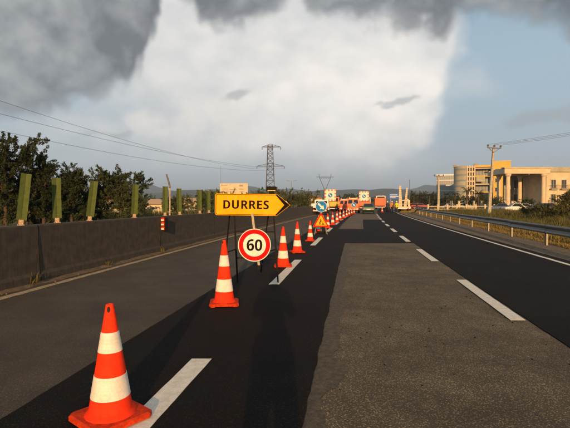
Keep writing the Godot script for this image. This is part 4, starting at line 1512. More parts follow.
# a works lorry, rear towards +z
func make_truck(called: String, label: String, paint: Material, bed: Material, pos: Vector3, turn: float, w: float, l: float, cab_h: float, bed_h: float, board := 0.0, group := "") -> Node3D:
	var t := thing(called, label, "truck", pos, turn, group)
	var z1 := l / 2
	var s := start()
	cbox(s, Vector3(0, 0.72, 0), Vector3(w * 0.45, 0.28, l * 0.98), 0.03)
	obj("chassis", s, M.frame_black, t)
	s = start()
	var zc := -z1 + 0.95
	hexa(s, [Vector3(-w / 2, 0.62, zc + 0.9), Vector3(w / 2, 0.62, zc + 0.9), Vector3(w / 2, 0.62, zc - 0.95), Vector3(-w / 2, 0.62, zc - 0.95), Vector3(-w / 2 + 0.08, cab_h, zc + 0.85), Vector3(w / 2 - 0.08, cab_h, zc + 0.85), Vector3(w / 2 - 0.08, cab_h, zc - 0.55), Vector3(-w / 2 + 0.08, cab_h, zc - 0.55)])
	obj("cab", s, paint, t)
	s = start()
	glass_quad(s, Vector3(-w / 2 + 0.1, cab_h * 0.62, zc + 0.89), Vector3(w / 2 - 0.1, cab_h * 0.62, zc + 0.89), Vector3(w / 2 - 0.14, cab_h - 0.12, zc + 0.86), Vector3(-w / 2 + 0.14, cab_h - 0.12, zc + 0.86), Vector3(0, 1.5, zc))
	obj("rear_window", s, M.glass_dark, t)
	for x in [-1, 1]:
		s = start()
		glass_quad(s, Vector3(x * w * 0.49, cab_h * 0.6, zc + 0.7), Vector3(x * w * 0.49, cab_h * 0.6, zc - 0.75), Vector3(x * (w / 2 - 0.07), cab_h - 0.15, zc - 0.5), Vector3(x * (w / 2 - 0.07), cab_h - 0.15, zc + 0.7), Vector3(0, 1.5, zc))
		obj("side_window", s, M.glass_dark, t)
	# bed with side boards, posts and tailgate
	var zb0 := zc + 1.05
	s = start()
	cbox(s, Vector3(0, 0.96, (zb0 + z1) / 2), Vector3(w, 0.14, z1 - zb0), 0.02)
	obj("bed_floor", s, bed, t)
	var bh := bed_h - 1.03
	for x in [-1, 1]:
		s = start()
		cbox(s, Vector3(x * (w / 2 - 0.03), 1.03 + bh / 2, (zb0 + z1) / 2), Vector3(0.06, bh, z1 - zb0 - 0.14), 0.012)
		for k in 4:
			cbox(s, Vector3(x * (w / 2 + 0.02), 1.03 + bh / 2, lerpf(zb0 + 0.2, z1 - 0.2, k / 3.0)), Vector3(0.05, bh, 0.09), 0.01)
		obj("side_board", s, bed, t)
	s = start()
	cbox(s, Vector3(0, 1.03 + bh / 2, z1 - 0.04), Vector3(w - 0.08, bh, 0.06), 0.012)
	for x in [-0.45, 0.0, 0.45]:
		cbox(s, Vector3(x * w, 1.03 + bh / 2, z1 + 0.005), Vector3(0.08, bh * 0.94, 0.04), 0.01)
	obj("tailgate", s, bed, t)
	s = start()
	cbox(s, Vector3(0, 0.55, z1 - 0.02), Vector3(w * 0.95, 0.16, 0.10), 0.02)
	obj("bumper", s, M.cone_white, t)
	for x in [-1, 1]:
		s = start()
		cbox(s, Vector3(x * w * 0.4, 0.72, z1 + 0.02), Vector3(0.34, 0.13, 0.06), 0.015)
		obj("tail_light", s, M.lamp_red, t)
		wheel(t, Vector3(x * (w / 2 - 0.17), 0.45, zc - 0.1), 0.45, 0.28)
		wheel(t, Vector3(x * (w / 2 - 0.2), 0.45, z1 - 1.2), 0.45, 0.36)
	s = start()
	for x in [-0.5, 0.5]:
		tube(s, Vector3(x, cab_h, zc + 0.1), Vector3(x, cab_h + 0.17, zc + 0.1), 0.09, 0.07, 10)
	obj("beacon", s, M.lamp_amber, t)
	if board > 0.0:
		striped_board(t, Vector3(0, bed_h + board * 0.55, z1 - 0.1), board, board)
		s = start()
		for x in [-0.35, 0.35]:
			bar(s, Vector3(x * board, 1.0, z1 - 0.19), Vector3(x * board, bed_h + board, z1 - 0.19), 0.09)
		obj("board_frame", s, M.frame_black, t)
	return t

# a box van seen from behind: rear doors with windows, lights, roof bar with lamps
func make_van(called: String, label: String, paint: Material, pos: Vector3, turn: float, w: float, l: float, h: float, group := "") -> Node3D:
	var t := thing(called, label, "van", pos, turn, group)
	var z1 := l / 2
	var hw := w / 2
	var s := start()
	hexa(s, [Vector3(-hw, 0.42, z1), Vector3(hw, 0.42, z1), Vector3(hw, 0.42, -z1 + 1.1), Vector3(-hw, 0.42, -z1 + 1.1), Vector3(-hw, h * 0.62, z1), Vector3(hw, h * 0.62, z1), Vector3(hw, h * 0.62, -z1 + 1.1), Vector3(-hw, h * 0.62, -z1 + 1.1)])
	hexa(s, [Vector3(-hw, h * 0.62, z1), Vector3(hw, h * 0.62, z1), Vector3(hw, h * 0.62, -z1 + 1.1), Vector3(-hw, h * 0.62, -z1 + 1.1), Vector3(-hw + 0.14, h, z1 - 0.1), Vector3(hw - 0.14, h, z1 - 0.1), Vector3(hw - 0.14, h, -z1 + 1.5), Vector3(-hw + 0.14, h, -z1 + 1.5)])
	obj("body", s, paint, t)
	s = start()
	hexa(s, [Vector3(-hw, 0.42, -z1 + 1.1), Vector3(hw, 0.42, -z1 + 1.1), Vector3(hw, 0.45, -z1), Vector3(-hw, 0.45, -z1), Vector3(-hw + 0.02, h * 0.6, -z1 + 1.1), Vector3(hw - 0.02, h * 0.6, -z1 + 1.1), Vector3(hw - 0.1, h * 0.45, -z1 + 0.05), Vector3(-hw + 0.1, h * 0.45, -z1 + 0.05)])
	obj("bonnet", s, paint, t)
	for x in [-1, 1]:
		s = start()
		cbox(s, Vector3(x * hw * 0.48, h * 0.40, z1 + 0.012), Vector3(hw * 0.90, h * 0.40, 0.03), 0.01)
		obj("rear_door", s, paint, t)
		s = start()
		glass_quad(s, Vector3(x * 0.06, h * 0.65, z1 - 0.01), Vector3(x * (hw - 0.12), h * 0.65, z1 - 0.01), Vector3(x * (hw - 0.22), h * 0.92, z1 - 0.085), Vector3(x * 0.06, h * 0.92, z1 - 0.085), Vector3(0, 1, 0), 0.08)
		obj("rear_window", s, M.glass_dark, t)
		s = start()
		cbox(s, Vector3(x * (hw - 0.08), h * 0.42, z1 + 0.03), Vector3(0.14, 0.42, 0.05), 0.015)
		obj("tail_light", s, M.lamp_red, t)
		s = start()
		for k in 3:
			box(s, Vector3(x * hw * (0.22 + 0.26 * k), 0.62, z1 + 0.031), Vector3(hw * 0.13, 0.22, 0.006))
		obj("white_stripes", s, M.sign_white, t)
		for z in [z1 - 0.9, -z1 + 0.8]:
			wheel(t, Vector3(x * (hw - 0.14), 0.36, z), 0.36, 0.24)
	s = start()
	cbox(s, Vector3(0, 0.40, z1 + 0.05), Vector3(w * 0.96, 0.18, 0.12), 0.02)
	obj("bumper", s, M.frame_black, t)
	s = start()
	cbox(s, Vector3(0, h + 0.06, z1 - 0.5), Vector3(w * 0.7, 0.10, 0.22), 0.02)
	obj("roof_bar", s, M.sign_white, t)
	for x in [-0.3, 0.3]:
		s = start()
		tube(s, Vector3(x * w, h + 0.11, z1 - 0.5), Vector3(x * w, h + 0.26, z1 - 0.5), 0.08, 0.06, 10)
		obj("beacon", s, M.lamp_amber, t)
	return t

func build_vehicles() -> void:
	var tg := "works lorries parked in the closed lanes"
	make_car("green_car", "dark green hatchback driving off past the roadworks", M.paint_green, at(368.5, 213.5, 63) * Vector3(1, 0, 1) + Vector3(0, -0.004, 0), -0.19)
	# pickup behind the blue disc
	make_truck("pickup_truck", "white works pickup standing behind the blue arrow disc", M.paint_white, M.paint_white, at(321, 213, 58) * Vector3(1, 0, 1) + Vector3(0, -0.01, 0), -0.17, 1.95, 5.2, 1.95, 1.45, 0.0, tg)
	make_truck("works_lorry", "lorry carrying a red and white board with blue disc, left lane", M.paint_orange, M.paint_yellow, at(332, 212, 80) * Vector3(1, 0, 1) + Vector3(0, -0.01, 0), -0.2, 2.4, 6.5, 2.6, 1.75, 2.0, tg)
	make_truck("works_lorry", "lorry carrying a red and white board beyond the green car", M.paint_white, M.paint_orange, at(364.6, 210, 92) * Vector3(1, 0, 1) + Vector3(0, -0.01, 0), -0.22, 2.4, 6.5, 2.7, 1.8, 1.95, tg)
	var o := make_van("works_van", "orange works van with a small blue disc on its rear doors", M.paint_orange, at(353.8, 212, 68) * Vector3(1, 0, 1) + Vector3(0, -0.01, 0), -0.2, 1.85, 4.8, 2.15, "orange works vans")
	keep_right(o, Vector3(0.1, 1.25, 2.47), 0.36, 0.02)
	make_van("works_van", "narrow orange works van at the head of the cone row", M.paint_orange, at(344.8, 212, 73) * Vector3(1, 0, 1) + Vector3(0, -0.01, 0), -0.2, 1.55, 4.4, 2.05, "orange works vans")
	make_truck("works_lorry", "large orange lorry ahead in the open lane", M.paint_white, M.paint_orange, at(380.5, 209, 108) * Vector3(1, 0, 1) + Vector3(0, -0.01, 0), -0.24, 2.4, 8.0, 3.3, 2.7, 0.0, tg)
	# low loader with its ramps raised
	var t := thing("low_loader", "low trailer with two pale loading ramps raised upright at its rear", "trailer", at(402.5, 212, 73) * Vector3(1, 0, 1) + Vector3(0, 0.006, 0), -0.22)
	var s := start()
	cbox(s, Vector3(0, 0.78, -3.2), Vector3(2.3, 0.24, 6.6), 0.03)
	obj("deck", s, M.paint_beige, t)
	s = start()
	cbox(s, Vector3(0, 0.62, 0.02), Vector3(2.3, 0.22, 0.16), 0.02)
	obj("rear_beam", s, M.paint_white, t)
	for x in [[-0.32, 0.42, 3.45, 0.02], [0.42, 0.34, 3.1, -0.10]]:
		var rp := Node3D.new()
		rp.name = numbered(t, "ramp")
		t.add_child(rp)
		rp.position = Vector3(x[0], 0.9, -0.05)
		rp.rotation = Vector3(-0.10, 0, x[3])
		s = start()
		var bw: float = x[1] / 2 + 0.06
		var tw: float = x[1] / 2 - 0.06
		hexa(s, [Vector3(-bw, 0, 0.05), Vector3(bw, 0, 0.05), Vector3(bw, 0, -0.14), Vector3(-bw, 0, -0.14), Vector3(-tw, x[2], 0.03), Vector3(tw, x[2], 0.03), Vector3(tw, x[2], -0.05), Vector3(-tw, x[2], -0.05)])
		obj("plate", s, M.cream_render, rp)
		for k in 9:
			s = start()
			box(s, Vector3(0, 0.2 + k * (x[2] - 0.4) / 8.0, 0.055), Vector3(x[1] * 0.8, 0.05, 0.05))
			obj("cleat", s, M.steel_grey, rp)
	s = start()
	hexa(s, [Vector3(0.95, 0.66, -0.05), Vector3(1.35, 0.66, -0.05), Vector3(1.35, 0.66, -0.45), Vector3(0.95, 0.66, -0.45), Vector3(0.72, 2.2, -0.02), Vector3(0.92, 2.2, -0.02), Vector3(0.92, 2.2, -0.2), Vector3(0.72, 2.2, -0.2)])
	obj("side_flap", s, M.paint_beige, t)
	for x in [-1, 1]:
		for z in [-1.1, -2.1, -3.1]:
			wheel(t, Vector3(x * 0.98, 0.36, z), 0.36, 0.3)
		s = start()
		cbox(s, Vector3(x * 0.9, 0.62, 0.12), Vector3(0.3, 0.12, 0.05), 0.01)
		obj("tail_light", s, M.lamp_red, t)
	# the tractor ahead of it
	make_truck("tractor_lorry", "dark lorry cab pulling the low trailer on the right lane", M.paint_beige, M.frame_black, at(404.5, 210, 84) * Vector3(1, 0, 1) + Vector3(0, 0.006, 0), -0.22, 2.2, 5.0, 2.1, 1.25)

# ------------------------------------------------------------------ people
func body_bones(arm_l: Array, arm_r: Array, stance: float) -> Dictionary:
	var hip := 0.92
	var sh := 1.42
	var torso := [[Vector3(0, hip, 0), Vector3(0, 1.15, 0.01), 0.135, 0.125], [Vector3(0, 1.15, 0.01), Vector3(0, 1.36, 0.0), 0.13, 0.15], [Vector3(-0.15, sh - 0.02, 0), Vector3(0.15, sh - 0.02, 0), 0.07, 0.07], [Vector3(-0.08, hip - 0.02, 0), Vector3(0.08, hip - 0.02, 0), 0.115, 0.115]]
	var head := [[Vector3(0, 1.43, 0), Vector3(0, 1.54, -0.01), 0.055, 0.052], [Vector3(0, 1.60, -0.01), Vector3(0, 1.68, -0.0), 0.075, 0.088], [Vector3(0, 1.575, -0.055), Vector3(0, 1.585, -0.05), 0.045, 0.05], [Vector3(0, 1.625, -0.09), Vector3(0, 1.605, -0.108), 0.010, 0.014], [Vector3(-0.085, 1.62, 0.0), Vector3(-0.085, 1.65, 0.005), 0.014, 0.018], [Vector3(0.085, 1.62, 0.0), Vector3(0.085, 1.65, 0.005), 0.014, 0.018]]
	var legs := []
	for x in [-1.0, 1.0]:
		legs.append([Vector3(x * 0.09, hip - 0.04, 0), Vector3(x * (0.09 + stance * 0.5), 0.50, -0.015), 0.095, 0.06])
		legs.append([Vector3(x * (0.09 + stance * 0.5), 0.50, -0.015), Vector3(x * (0.09 + stance), 0.10, 0.01), 0.06, 0.042])
	var feet := []
	for x in [-1.0, 1.0]:
		feet.append([Vector3(x * (0.09 + stance), 0.045, 0.04), Vector3(x * (0.10 + stance), 0.035, -0.15), 0.045, 0.036])
	var arms := []
	for a in [arm_l, arm_r]:
		arms.append([a[0], a[1], 0.055, 0.043])
		arms.append([a[1], a[2], 0.043, 0.030])
	return {"torso": torso, "head": head, "legs": legs, "feet": feet, "arms": arms}

func hand(wrist: Vector3, dir: Vector3, palm_n: Vector3, curl: float, right: float) -> Array:   # five bent fingers on a palm
	var side := dir.cross(palm_n).normalized() * right
	var out := [[wrist, wrist + dir * 0.03, 0.027, 0.03], [wrist + dir * 0.03 - side * 0.018, wrist + dir * 0.085 - side * 0.026, 0.02, 0.014], [wrist + dir * 0.03 + side * 0.018, wrist + dir * 0.085 + side * 0.026, 0.02, 0.014]]
	var lens := [0.070, 0.080, 0.074, 0.058]
	for k in 4:
		var b := wrist + dir * 0.088 + side * (0.031 - 0.0207 * k)
		var d1 := dir.rotated(side.normalized(), curl * 0.5 * right)
		var d2 := dir.rotated(side.normalized(), curl * right)
		out.append([b, b + d1 * lens[k] * 0.55, 0.0092, 0.0085])
		out.append([b + d1 * lens[k] * 0.55, b + d1 * lens[k] * 0.55 + d2 * lens[k] * 0.5, 0.0085, 0.0072])
	var tb := wrist + dir * 0.025 + side * 0.03
	var td := (dir * 0.75 + side * 0.7 + palm_n * 0.2).normalized()
	out.append([tb, tb + td * 0.04, 0.012, 0.0105])
	out.append([tb + td * 0.04, tb + td * 0.04 + (td + dir * 0.6).normalized() * 0.03, 0.0105, 0.0085])
	return out

func person(label: String, pos: Vector3, turn: float, arm_l: Array, arm_r: Array, cell: float, hands_fine: bool, vest: Material, helmet: bool, group := "") -> Node3D:
	var t := thing("person", label, "person", pos, turn, group)
	var b := body_bones(arm_l, arm_r, 0.05)
	var all: Array = b.torso + b.head + b.legs + b.feet + b.arms
	var hands := []
	for k in 2:
		var a: Array = [arm_l, arm_r][k]
		var dir: Vector3 = ((a[2] as Vector3) - a[1]).normalized()
		var pn := dir.cross(Vector3.RIGHT).normalized() if absf(dir.x) < 0.9 else Vector3.FORWARD
		hands.append(hand(a[2], dir, pn, 0.9, 1.0 if k == 0 else -1.0))
	var mesh: ArrayMesh
	if hands_fine:
		var st := SurfaceTool.new()
		st.append_from(capsule_mesh(all, cell), 0, Transform3D())
		for hh in hands:
			st.append_from(capsule_mesh(hh, 0.0045, 0.0, 0.008), 0, Transform3D())
		mesh = st.commit()
	else:
		mesh = capsule_mesh(all + hands[0] + hands[1], cell)
	inst("body", mesh, M.skin, t)
	inst("trousers", capsule_mesh(b.legs + [b.torso[3]], cell, 0.016), M.cloth_dark, t)
	inst("jacket", capsule_mesh(b.torso + b.arms.map(func(q): return [q[0], (q[0] as Vector3).lerp(q[1], 0.94), q[2], q[3]]), cell, 0.018), M.cloth_grey if vest == null else vest, t)
	inst("shoes", capsule_mesh(b.feet, cell * 0.8, 0.012), M.frame_black, t)
	if helmet:
		inst("helmet", capsule_mesh([[Vector3(0, 1.71, 0), Vector3(0, 1.73, 0), 0.112, 0.10], [Vector3(-0.05, 1.70, -0.09), Vector3(0.05, 1.70, -0.09), 0.02, 0.02]], 0.02), M.helmet_white, t)
	else:
		inst("hair", capsule_mesh([[Vector3(0, 1.69, 0.015), Vector3(0, 1.66, 0.03), 0.093, 0.085]], 0.016, 0.004), M.hair, t)
	return t

func build_people() -> void:
	# whoever holds the camera: out of the picture, but the long shadow on the asphalt is theirs
	var al := [Vector3(-0.19, 1.40, 0), Vector3(-0.24, 1.17, -0.12), Vector3(-0.10, 1.37, -0.27)]
	var ar := [Vector3(0.19, 1.40, 0), Vector3(0.24, 1.17, -0.12), Vector3(0.10, 1.37, -0.27)]
	person("photographer standing on the fresh asphalt, casting the long shadow ahead", P(-0.02, 0.006, -0.47), 0.0, al, ar, 0.02, true, null, false)
	var ph := thing("smartphone", "dark phone held up in both hands of the photographer", "phone", P(-0.02, 1.43, -0.12))
	var s := start()
	cbox(s, Vector3(0, 0.04, 0), Vector3(0.15, 0.075, 0.009), 0.004)
	obj("case", s, M.sign_black, ph)
	s = start()
	box(s, Vector3(0, 0.04, 0.0055), Vector3(0.135, 0.066, 0.001))
	obj("screen", s, M.glass_dark, ph)
	# road workers by the low loader
	var wl := [Vector3(-0.19, 1.40, 0), Vector3(-0.27, 1.14, 0.02), Vector3(-0.26, 0.90, -0.08)]
	var wr := [Vector3(0.19, 1.40, 0), Vector3(0.28, 1.15, 0.0), Vector3(0.22, 1.02, -0.20)]
	var a := person("road worker in a yellow vest, nearest the low loader's ramps", at(396.6, 212, 68) * Vector3(1, 0, 1) + Vector3(0, 0.006, 0), 2.6, wl, wr, 0.025, false, M.vest_yellow, true, "road workers")
	var b := copy(a, "road worker in an orange vest, left of the one in yellow", at(392.0, 212, 70) * Vector3(1, 0, 1) + Vector3(0, 0.006, 0), 0.6, "road workers")
	for c in b.get_children():
		if String(c.name).begins_with("jacket"): c.material_override = M.vest_orange
	var d := copy(a, "road worker in dark clothes, beside the orange lorry", at(387.5, 211, 74) * Vector3(1, 0, 1) + Vector3(0, 0.006, 0), -0.7, "road workers")
	for c in d.get_children():
		if String(c.name).begins_with("jacket"): c.material_override = M.cloth_dark

# ------------------------------------------------------------------ poles, wires and pylons
func wire(parent: Node3D, a: Vector3, b: Vector3, sag: float, r: float, called := "wire") -> void:
	var s := start()
	var pts := []
	for i in 25:
		var t := i / 24.0
		pts.append(a.lerp(b, t) + Vector3.DOWN * sag * 4.0 * t * (1.0 - t))
	run(s, pts, r, 5)
	obj(called, s, M.shade_metal, parent)

func lattice(t: Node3D, h: float, wb: float, wt: float, y0: float, y1: float, bays: int, r: float) -> void:
	var s := start()
	var wd := func(y: float) -> float: return lerpf(wb, wt, (y - y0) / (y1 - y0)) / 2.0
	for x in [-1.0, 1.0]:
		for z in [-1.0, 1.0]:
			bar(s, Vector3(x * wd.call(y0), y0, z * wd.call(y0)), Vector3(x * wd.call(y1), y1, z * wd.call(y1)), r * 2.2)
	obj("corner_legs", s, M.pylon_steel, t)
	s = start()
	for k in bays:
		var ya := lerpf(y0, y1, 1.0 - pow(1.0 - float(k) / bays, 1.2))
		var yb := lerpf(y0, y1, 1.0 - pow(1.0 - float(k + 1) / bays, 1.2))
		var a: float = wd.call(ya)
		var b: float = wd.call(yb)
		for q in 4:
			var c0 := Vector3(1, 0, 1).rotated(Vector3.UP, q * PI / 2)
			var c1 := Vector3(1, 0, 1).rotated(Vector3.UP, (q + 1) * PI / 2)
			bar(s, c0 * a + Vector3.UP * ya, c1 * b + Vector3.UP * yb, r)
			bar(s, c1 * a + Vector3.UP * ya, c0 * b + Vector3.UP * yb, r)
			bar(s, c0 * b + Vector3.UP * yb, c1 * b + Vector3.UP * yb, r)
	obj("bracing", s, M.pylon_steel, t)

func crossarm(t: Node3D, y: float, x0: float, x1: float, dep: float, r: float) -> void:
	var s := start()
	for z in [-dep, dep]:
		bar(s, Vector3(x0, y, z * 0.15), Vector3(0, y, z), r)
		bar(s, Vector3(x1, y, z * 0.15), Vector3(0, y, z), r)
	bar(s, Vector3(x0, y, 0), Vector3(0, y + 1.6, 0), r)
	bar(s, Vector3(x1, y, 0), Vector3(0, y + 1.6, 0), r)
	obj("crossarm", s, M.pylon_steel, t)
	for x in [x0, x1]:
		s = start()
		lathe(s, [Vector2(0.0, y - 1.5), Vector2(0.22, y - 1.45), Vector2(0.14, y - 1.1), Vector2(0.22, y - 0.9), Vector2(0.14, y - 0.5), Vector2(0.2, y - 0.3), Vector2(0.03, y)], 8, Vector3(x, 0, 0))
		obj("insulator", s, M.shade_metal, t)

func build_poles() -> void:
	var pd := 240.0
	var pp := at(270.3, 203, pd)
	pp.y = -0.045
	var py := thing("power_pylon", "tall steel lattice pylon with two crossarms above the yellow sign", "pylon", pp)
	lattice(py, 32.5, 5.2, 2.6, 0.0, 32.5, 11, 0.15)
	crossarm(py, 21.5, -7.2, 7.6, 1.3, 0.2)
	crossarm(py, 31.8, -4.4, 5.6, 1.2, 0.2)
	for q in [[-7.2, 20.0, 0.0, 88.0], [7.6, 20.0, 0.0, 101.0], [-4.4, 30.3, 0.0, 75.0], [0.0, 19.0, 0.0, 118.0]]:
		var far: Vector3 = Vector3(q[0], q[1], 0)
		var near := at(q[2], q[3], 100.0) - pp
		if q[3] > 80.0:
			wire(py, far, near + (near - far) * 0.5 + Vector3.UP * 3.0, 5.5, 0.04)
	# V-headed pylon far off
	var p2 := at(325, 203, 460)
	p2.y = -0.045
	var v := thing("power_pylon", "distant pylon with a V-shaped head over the works lorries", "pylon", p2)
	lattice(v, 20, 5.5, 1.6, 0.0, 16.0, 7, 0.22)
	var s := start()
	for x in [-1.0, 1.0]:
		for z in [-0.7, 0.7]:
			bar(s, Vector3(x * 0.8, 16, z), Vector3(x * 5.6, 27.5, z), 0.34)
		bar(s, Vector3(x * 5.6, 27.5, 0), Vector3(x * 6.4, 32.0, 0), 0.34)
		for k in 4:
			bar(s, Vector3(x * lerpf(0.8, 5.6, k / 4.0), lerpf(16, 27.5, k / 4.0), -0.7), Vector3(x * lerpf(0.8, 5.6, (k + 1) / 4.0), lerpf(16, 27.5, (k + 1) / 4.0), 0.7), 0.22)
	obj("forked_head", s, M.pylon_steel, v)
	s = start()
	bar(s, Vector3(-9, 28.5, 0), Vector3(9, 28.5, 0), 0.45)
	bar(s, Vector3(-5.6, 27.4, 0), Vector3(5.6, 27.4, 0), 0.35)
	obj("crossarm", s, M.pylon_steel, v)
	# concrete pole with three insulators, leaning, by the hotel
	var c := thing("utility_pole", "tall leaning concrete pole with three insulators, before the yellow building", "utility pole", P(25.3, -0.045, 55.0))
	c.rotation.z = -0.06
	s = start()
	hexa(s, [Vector3(-0.19, 0, 0.19), Vector3(0.19, 0, 0.19), Vector3(0.19, 0, -0.19), Vector3(-0.19, 0, -0.19), Vector3(-0.10, 8.45, 0.10), Vector3(0.10, 8.45, 0.10), Vector3(0.10, 8.45, -0.10), Vector3(-0.10, 8.45, -0.10)])
	obj("shaft", s, M.pale_concrete, c)
	s = start()
	bar(s, Vector3(-0.85, 8.35, 0.16), Vector3(0.85, 8.35, 0.16), 0.11)
	bar(s, Vector3(-0.7, 8.32, 0.16), Vector3(0, 7.8, 0.13), 0.05)
	bar(s, Vector3(0.7, 8.32, 0.16), Vector3(0, 7.8, 0.13), 0.05)
	obj("crossarm", s, M.shade_metal, c)
	for x in [-0.78, 0.0, 0.78]:
		s = start()
		lathe(s, [Vector2(0.03, 8.38), Vector2(0.03, 8.5), Vector2(0.14, 8.5), Vector2(0.10, 8.6), Vector2(0.13, 8.62), Vector2(0.07, 8.74), Vector2(0.0, 8.76)], 10, Vector3(x, 0, 0.16))
		obj("insulator", s, M.shade_metal, c)
		wire(c, Vector3(x, 8.74, 0.16), Vector3(19.5 + x, 12.6, 24), 0.5, 0.014)
	# the next pole down the line
	var e := thing("utility_pole", "shorter far pole with a crossarm, left of the grey glass building", "utility pole", at(438.3, 203, 100) * Vector3(1, 0, 1) + Vector3(0, -0.045, 0))
	s = start()
	hexa(s, [Vector3(-0.25, 0, 0.25), Vector3(0.25, 0, 0.25), Vector3(0.25, 0, -0.25), Vector3(-0.25, 0, -0.25), Vector3(-0.15, 7.8, 0.15), Vector3(0.15, 7.8, 0.15), Vector3(0.15, 7.8, -0.15), Vector3(-0.15, 7.8, -0.15)])
	obj("shaft", s, M.pale_concrete, e)
	s = start()
	bar(s, Vector3(-1.1, 7.6, 0.22), Vector3(1.1, 7.6, 0.22), 0.14)
	obj("crossarm", s, M.shade_metal, e)
	for x in [-1.0, 0.0, 1.0]:
		s = start()
		lathe(s, [Vector2(0.04, 7.65), Vector2(0.15, 7.75), Vector2(0.09, 7.95), Vector2(0.0, 8.0)], 8, Vector3(x, 0, 0.22))
		obj("insulator", s, M.shade_metal, e)
	# slim poles and lamps
	for q in [[409.3, 180.0, 120.0, "slim dark pole behind the low loader's ramps", 0.08], [475.0, 190.0, 92.0, "slim wooden pole left of the concrete utility pole", 0.09]]:
		var o := thing("slim_pole", q[3], "pole", at(q[0], 203, q[2]) * Vector3(1, 0, 1) + Vector3(0, -0.045, 0), 0.0, "slim poles")
		s = start()
		var hh: float = EYE + (203.0 - q[1]) * q[2] / F
		tube(s, Vector3.ZERO, Vector3(0, hh, 0), q[4], q[4] * 0.6, 8)
		obj("shaft", s, M.shade_metal if q[0] < 420 else M.bark, o)
		s = start()
		cbox(s, Vector3(0, hh + 0.05, 0), Vector3(0.2, 0.12, 0.2), 0.02)
		obj("cap", s, M.shade_metal, o)
	for q in [[291.3, 180.5, 95.0, 0.75, "twin-headed street lamp standing right of the tall pylon"], [207.0, 190.0, 60.0, 0.35, "slim lamp post rising behind the wall near the billboard"]]:
		var o := thing("street_lamp", q[4], "street lamp", at(q[0], 203, q[2]) * Vector3(1, 0, 1) + Vector3(0, -0.045, 0), 0.0, "street lamps beyond the wall")
		s = start()
		var hh: float = EYE + (203.0 - q[1]) * q[2] / F
		tube(s, Vector3.ZERO, Vector3(0, hh, 0), 0.09, 0.05, 8)
		obj("pole", s, M.steel_grey, o)
		for x in [-1, 1]:
			s = start()
			cbox(s, Vector3(x * q[3], hh, 0), Vector3(q[3] * 1.1, 0.11, 0.28), 0.02, Basis(Vector3.BACK, 0.12 * x))
			obj("lamp_head", s, M.steel_grey, o)
	# lamp pole bent over at the top
	var l := thing("bent_lamp_pole", "pale pole with its dark top knocked askew, behind the wall", "pole", at(169.8, 203, 34) * Vector3(1, 0, 1) + Vector3(0, -0.045, 0))
	s = start()
	tube(s, Vector3(0, 0, 0), Vector3(0.02, 2.75, 0), 0.065, 0.055, 8)
	obj("shaft", s, M.pale_concrete, l)
	s = start()
	run(s, [Vector3(0.02, 2.7, 0), Vector3(-0.05, 3.1, 0), Vector3(-0.24, 3.75, 0)], 0.075, 8, 0.06)
	obj("bent_top", s, M.shade_metal, l)

# ------------------------------------------------------------------ buildings
func bx(t: Node3D, called: String, c: Vector3, size: Vector3, m: Material, bev := 0.0) -> MeshInstance3D:
	var s := start()
	if bev > 0.0: cbox(s, c, size, bev)
	else: box(s, c, size)
	return obj(called, s, m, t)

# a window set in a wall face at z: recessed-looking frame, pane and sill
func window(t: Node3D, x: float, y: float, z: float, w: float, h: float, glass: Material, frame: Material) -> void:
	var n := Node3D.new()
	n.name = numbered(t, "window")
	t.add_child(n)
	n.position = Vector3(x, y, z)
	bx(n, "pane", Vector3(0, 0, 0.02), Vector3(w, h, 0.03), glass)
	var s := start()
	for q in [[0, h / 2, w + 0.16, 0.08], [0, -h / 2, w + 0.16, 0.08]]:
		box(s, Vector3(q[0], q[1], 0.06), Vector3(q[2], q[3], 0.12))
	for q in [-w / 2, w / 2]:
		box(s, Vector3(q, 0, 0.055), Vector3(0.08, h - 0.08, 0.11))
	box(s, Vector3(0, 0, 0.045), Vector3(0.06, h - 0.08, 0.05))
	obj("frame", s, frame, n)
	bx(n, "sill", Vector3(0, -h / 2 - 0.09, 0.12), Vector3(w + 0.3, 0.09, 0.24), frame)

func railing(t: Node3D, x: float, y: float, z: float, w: float) -> void:
	var s := start()
	box(s, Vector3(x, y + 0.95, z), Vector3(w, 0.07, 0.07))
	box(s, Vector3(x, y + 0.10, z), Vector3(w, 0.05, 0.05))
	var n := int(w / 0.16)
	for k in n + 1:
		box(s, Vector3(x - w / 2 + w * k / n, y + 0.52, z), Vector3(0.03, 0.82, 0.03))
	obj("railing", s, M.shade_metal, t)

func column(t: Node3D, x: float, z: float, h: float, r: float, m: Material) -> void:
	var s := start()
	lathe(s, [Vector2(r * 1.45, 0), Vector2(r * 1.45, 0.3), Vector2(r * 1.2, 0.42), Vector2(r, 0.6), Vector2(r * 0.86, h - 0.7), Vector2(r * 1.05, h - 0.55), Vector2(r * 1.3, h - 0.3), Vector2(r * 1.3, h)], 20, Vector3(x, 0, z))
	obj("column", s, m, t)

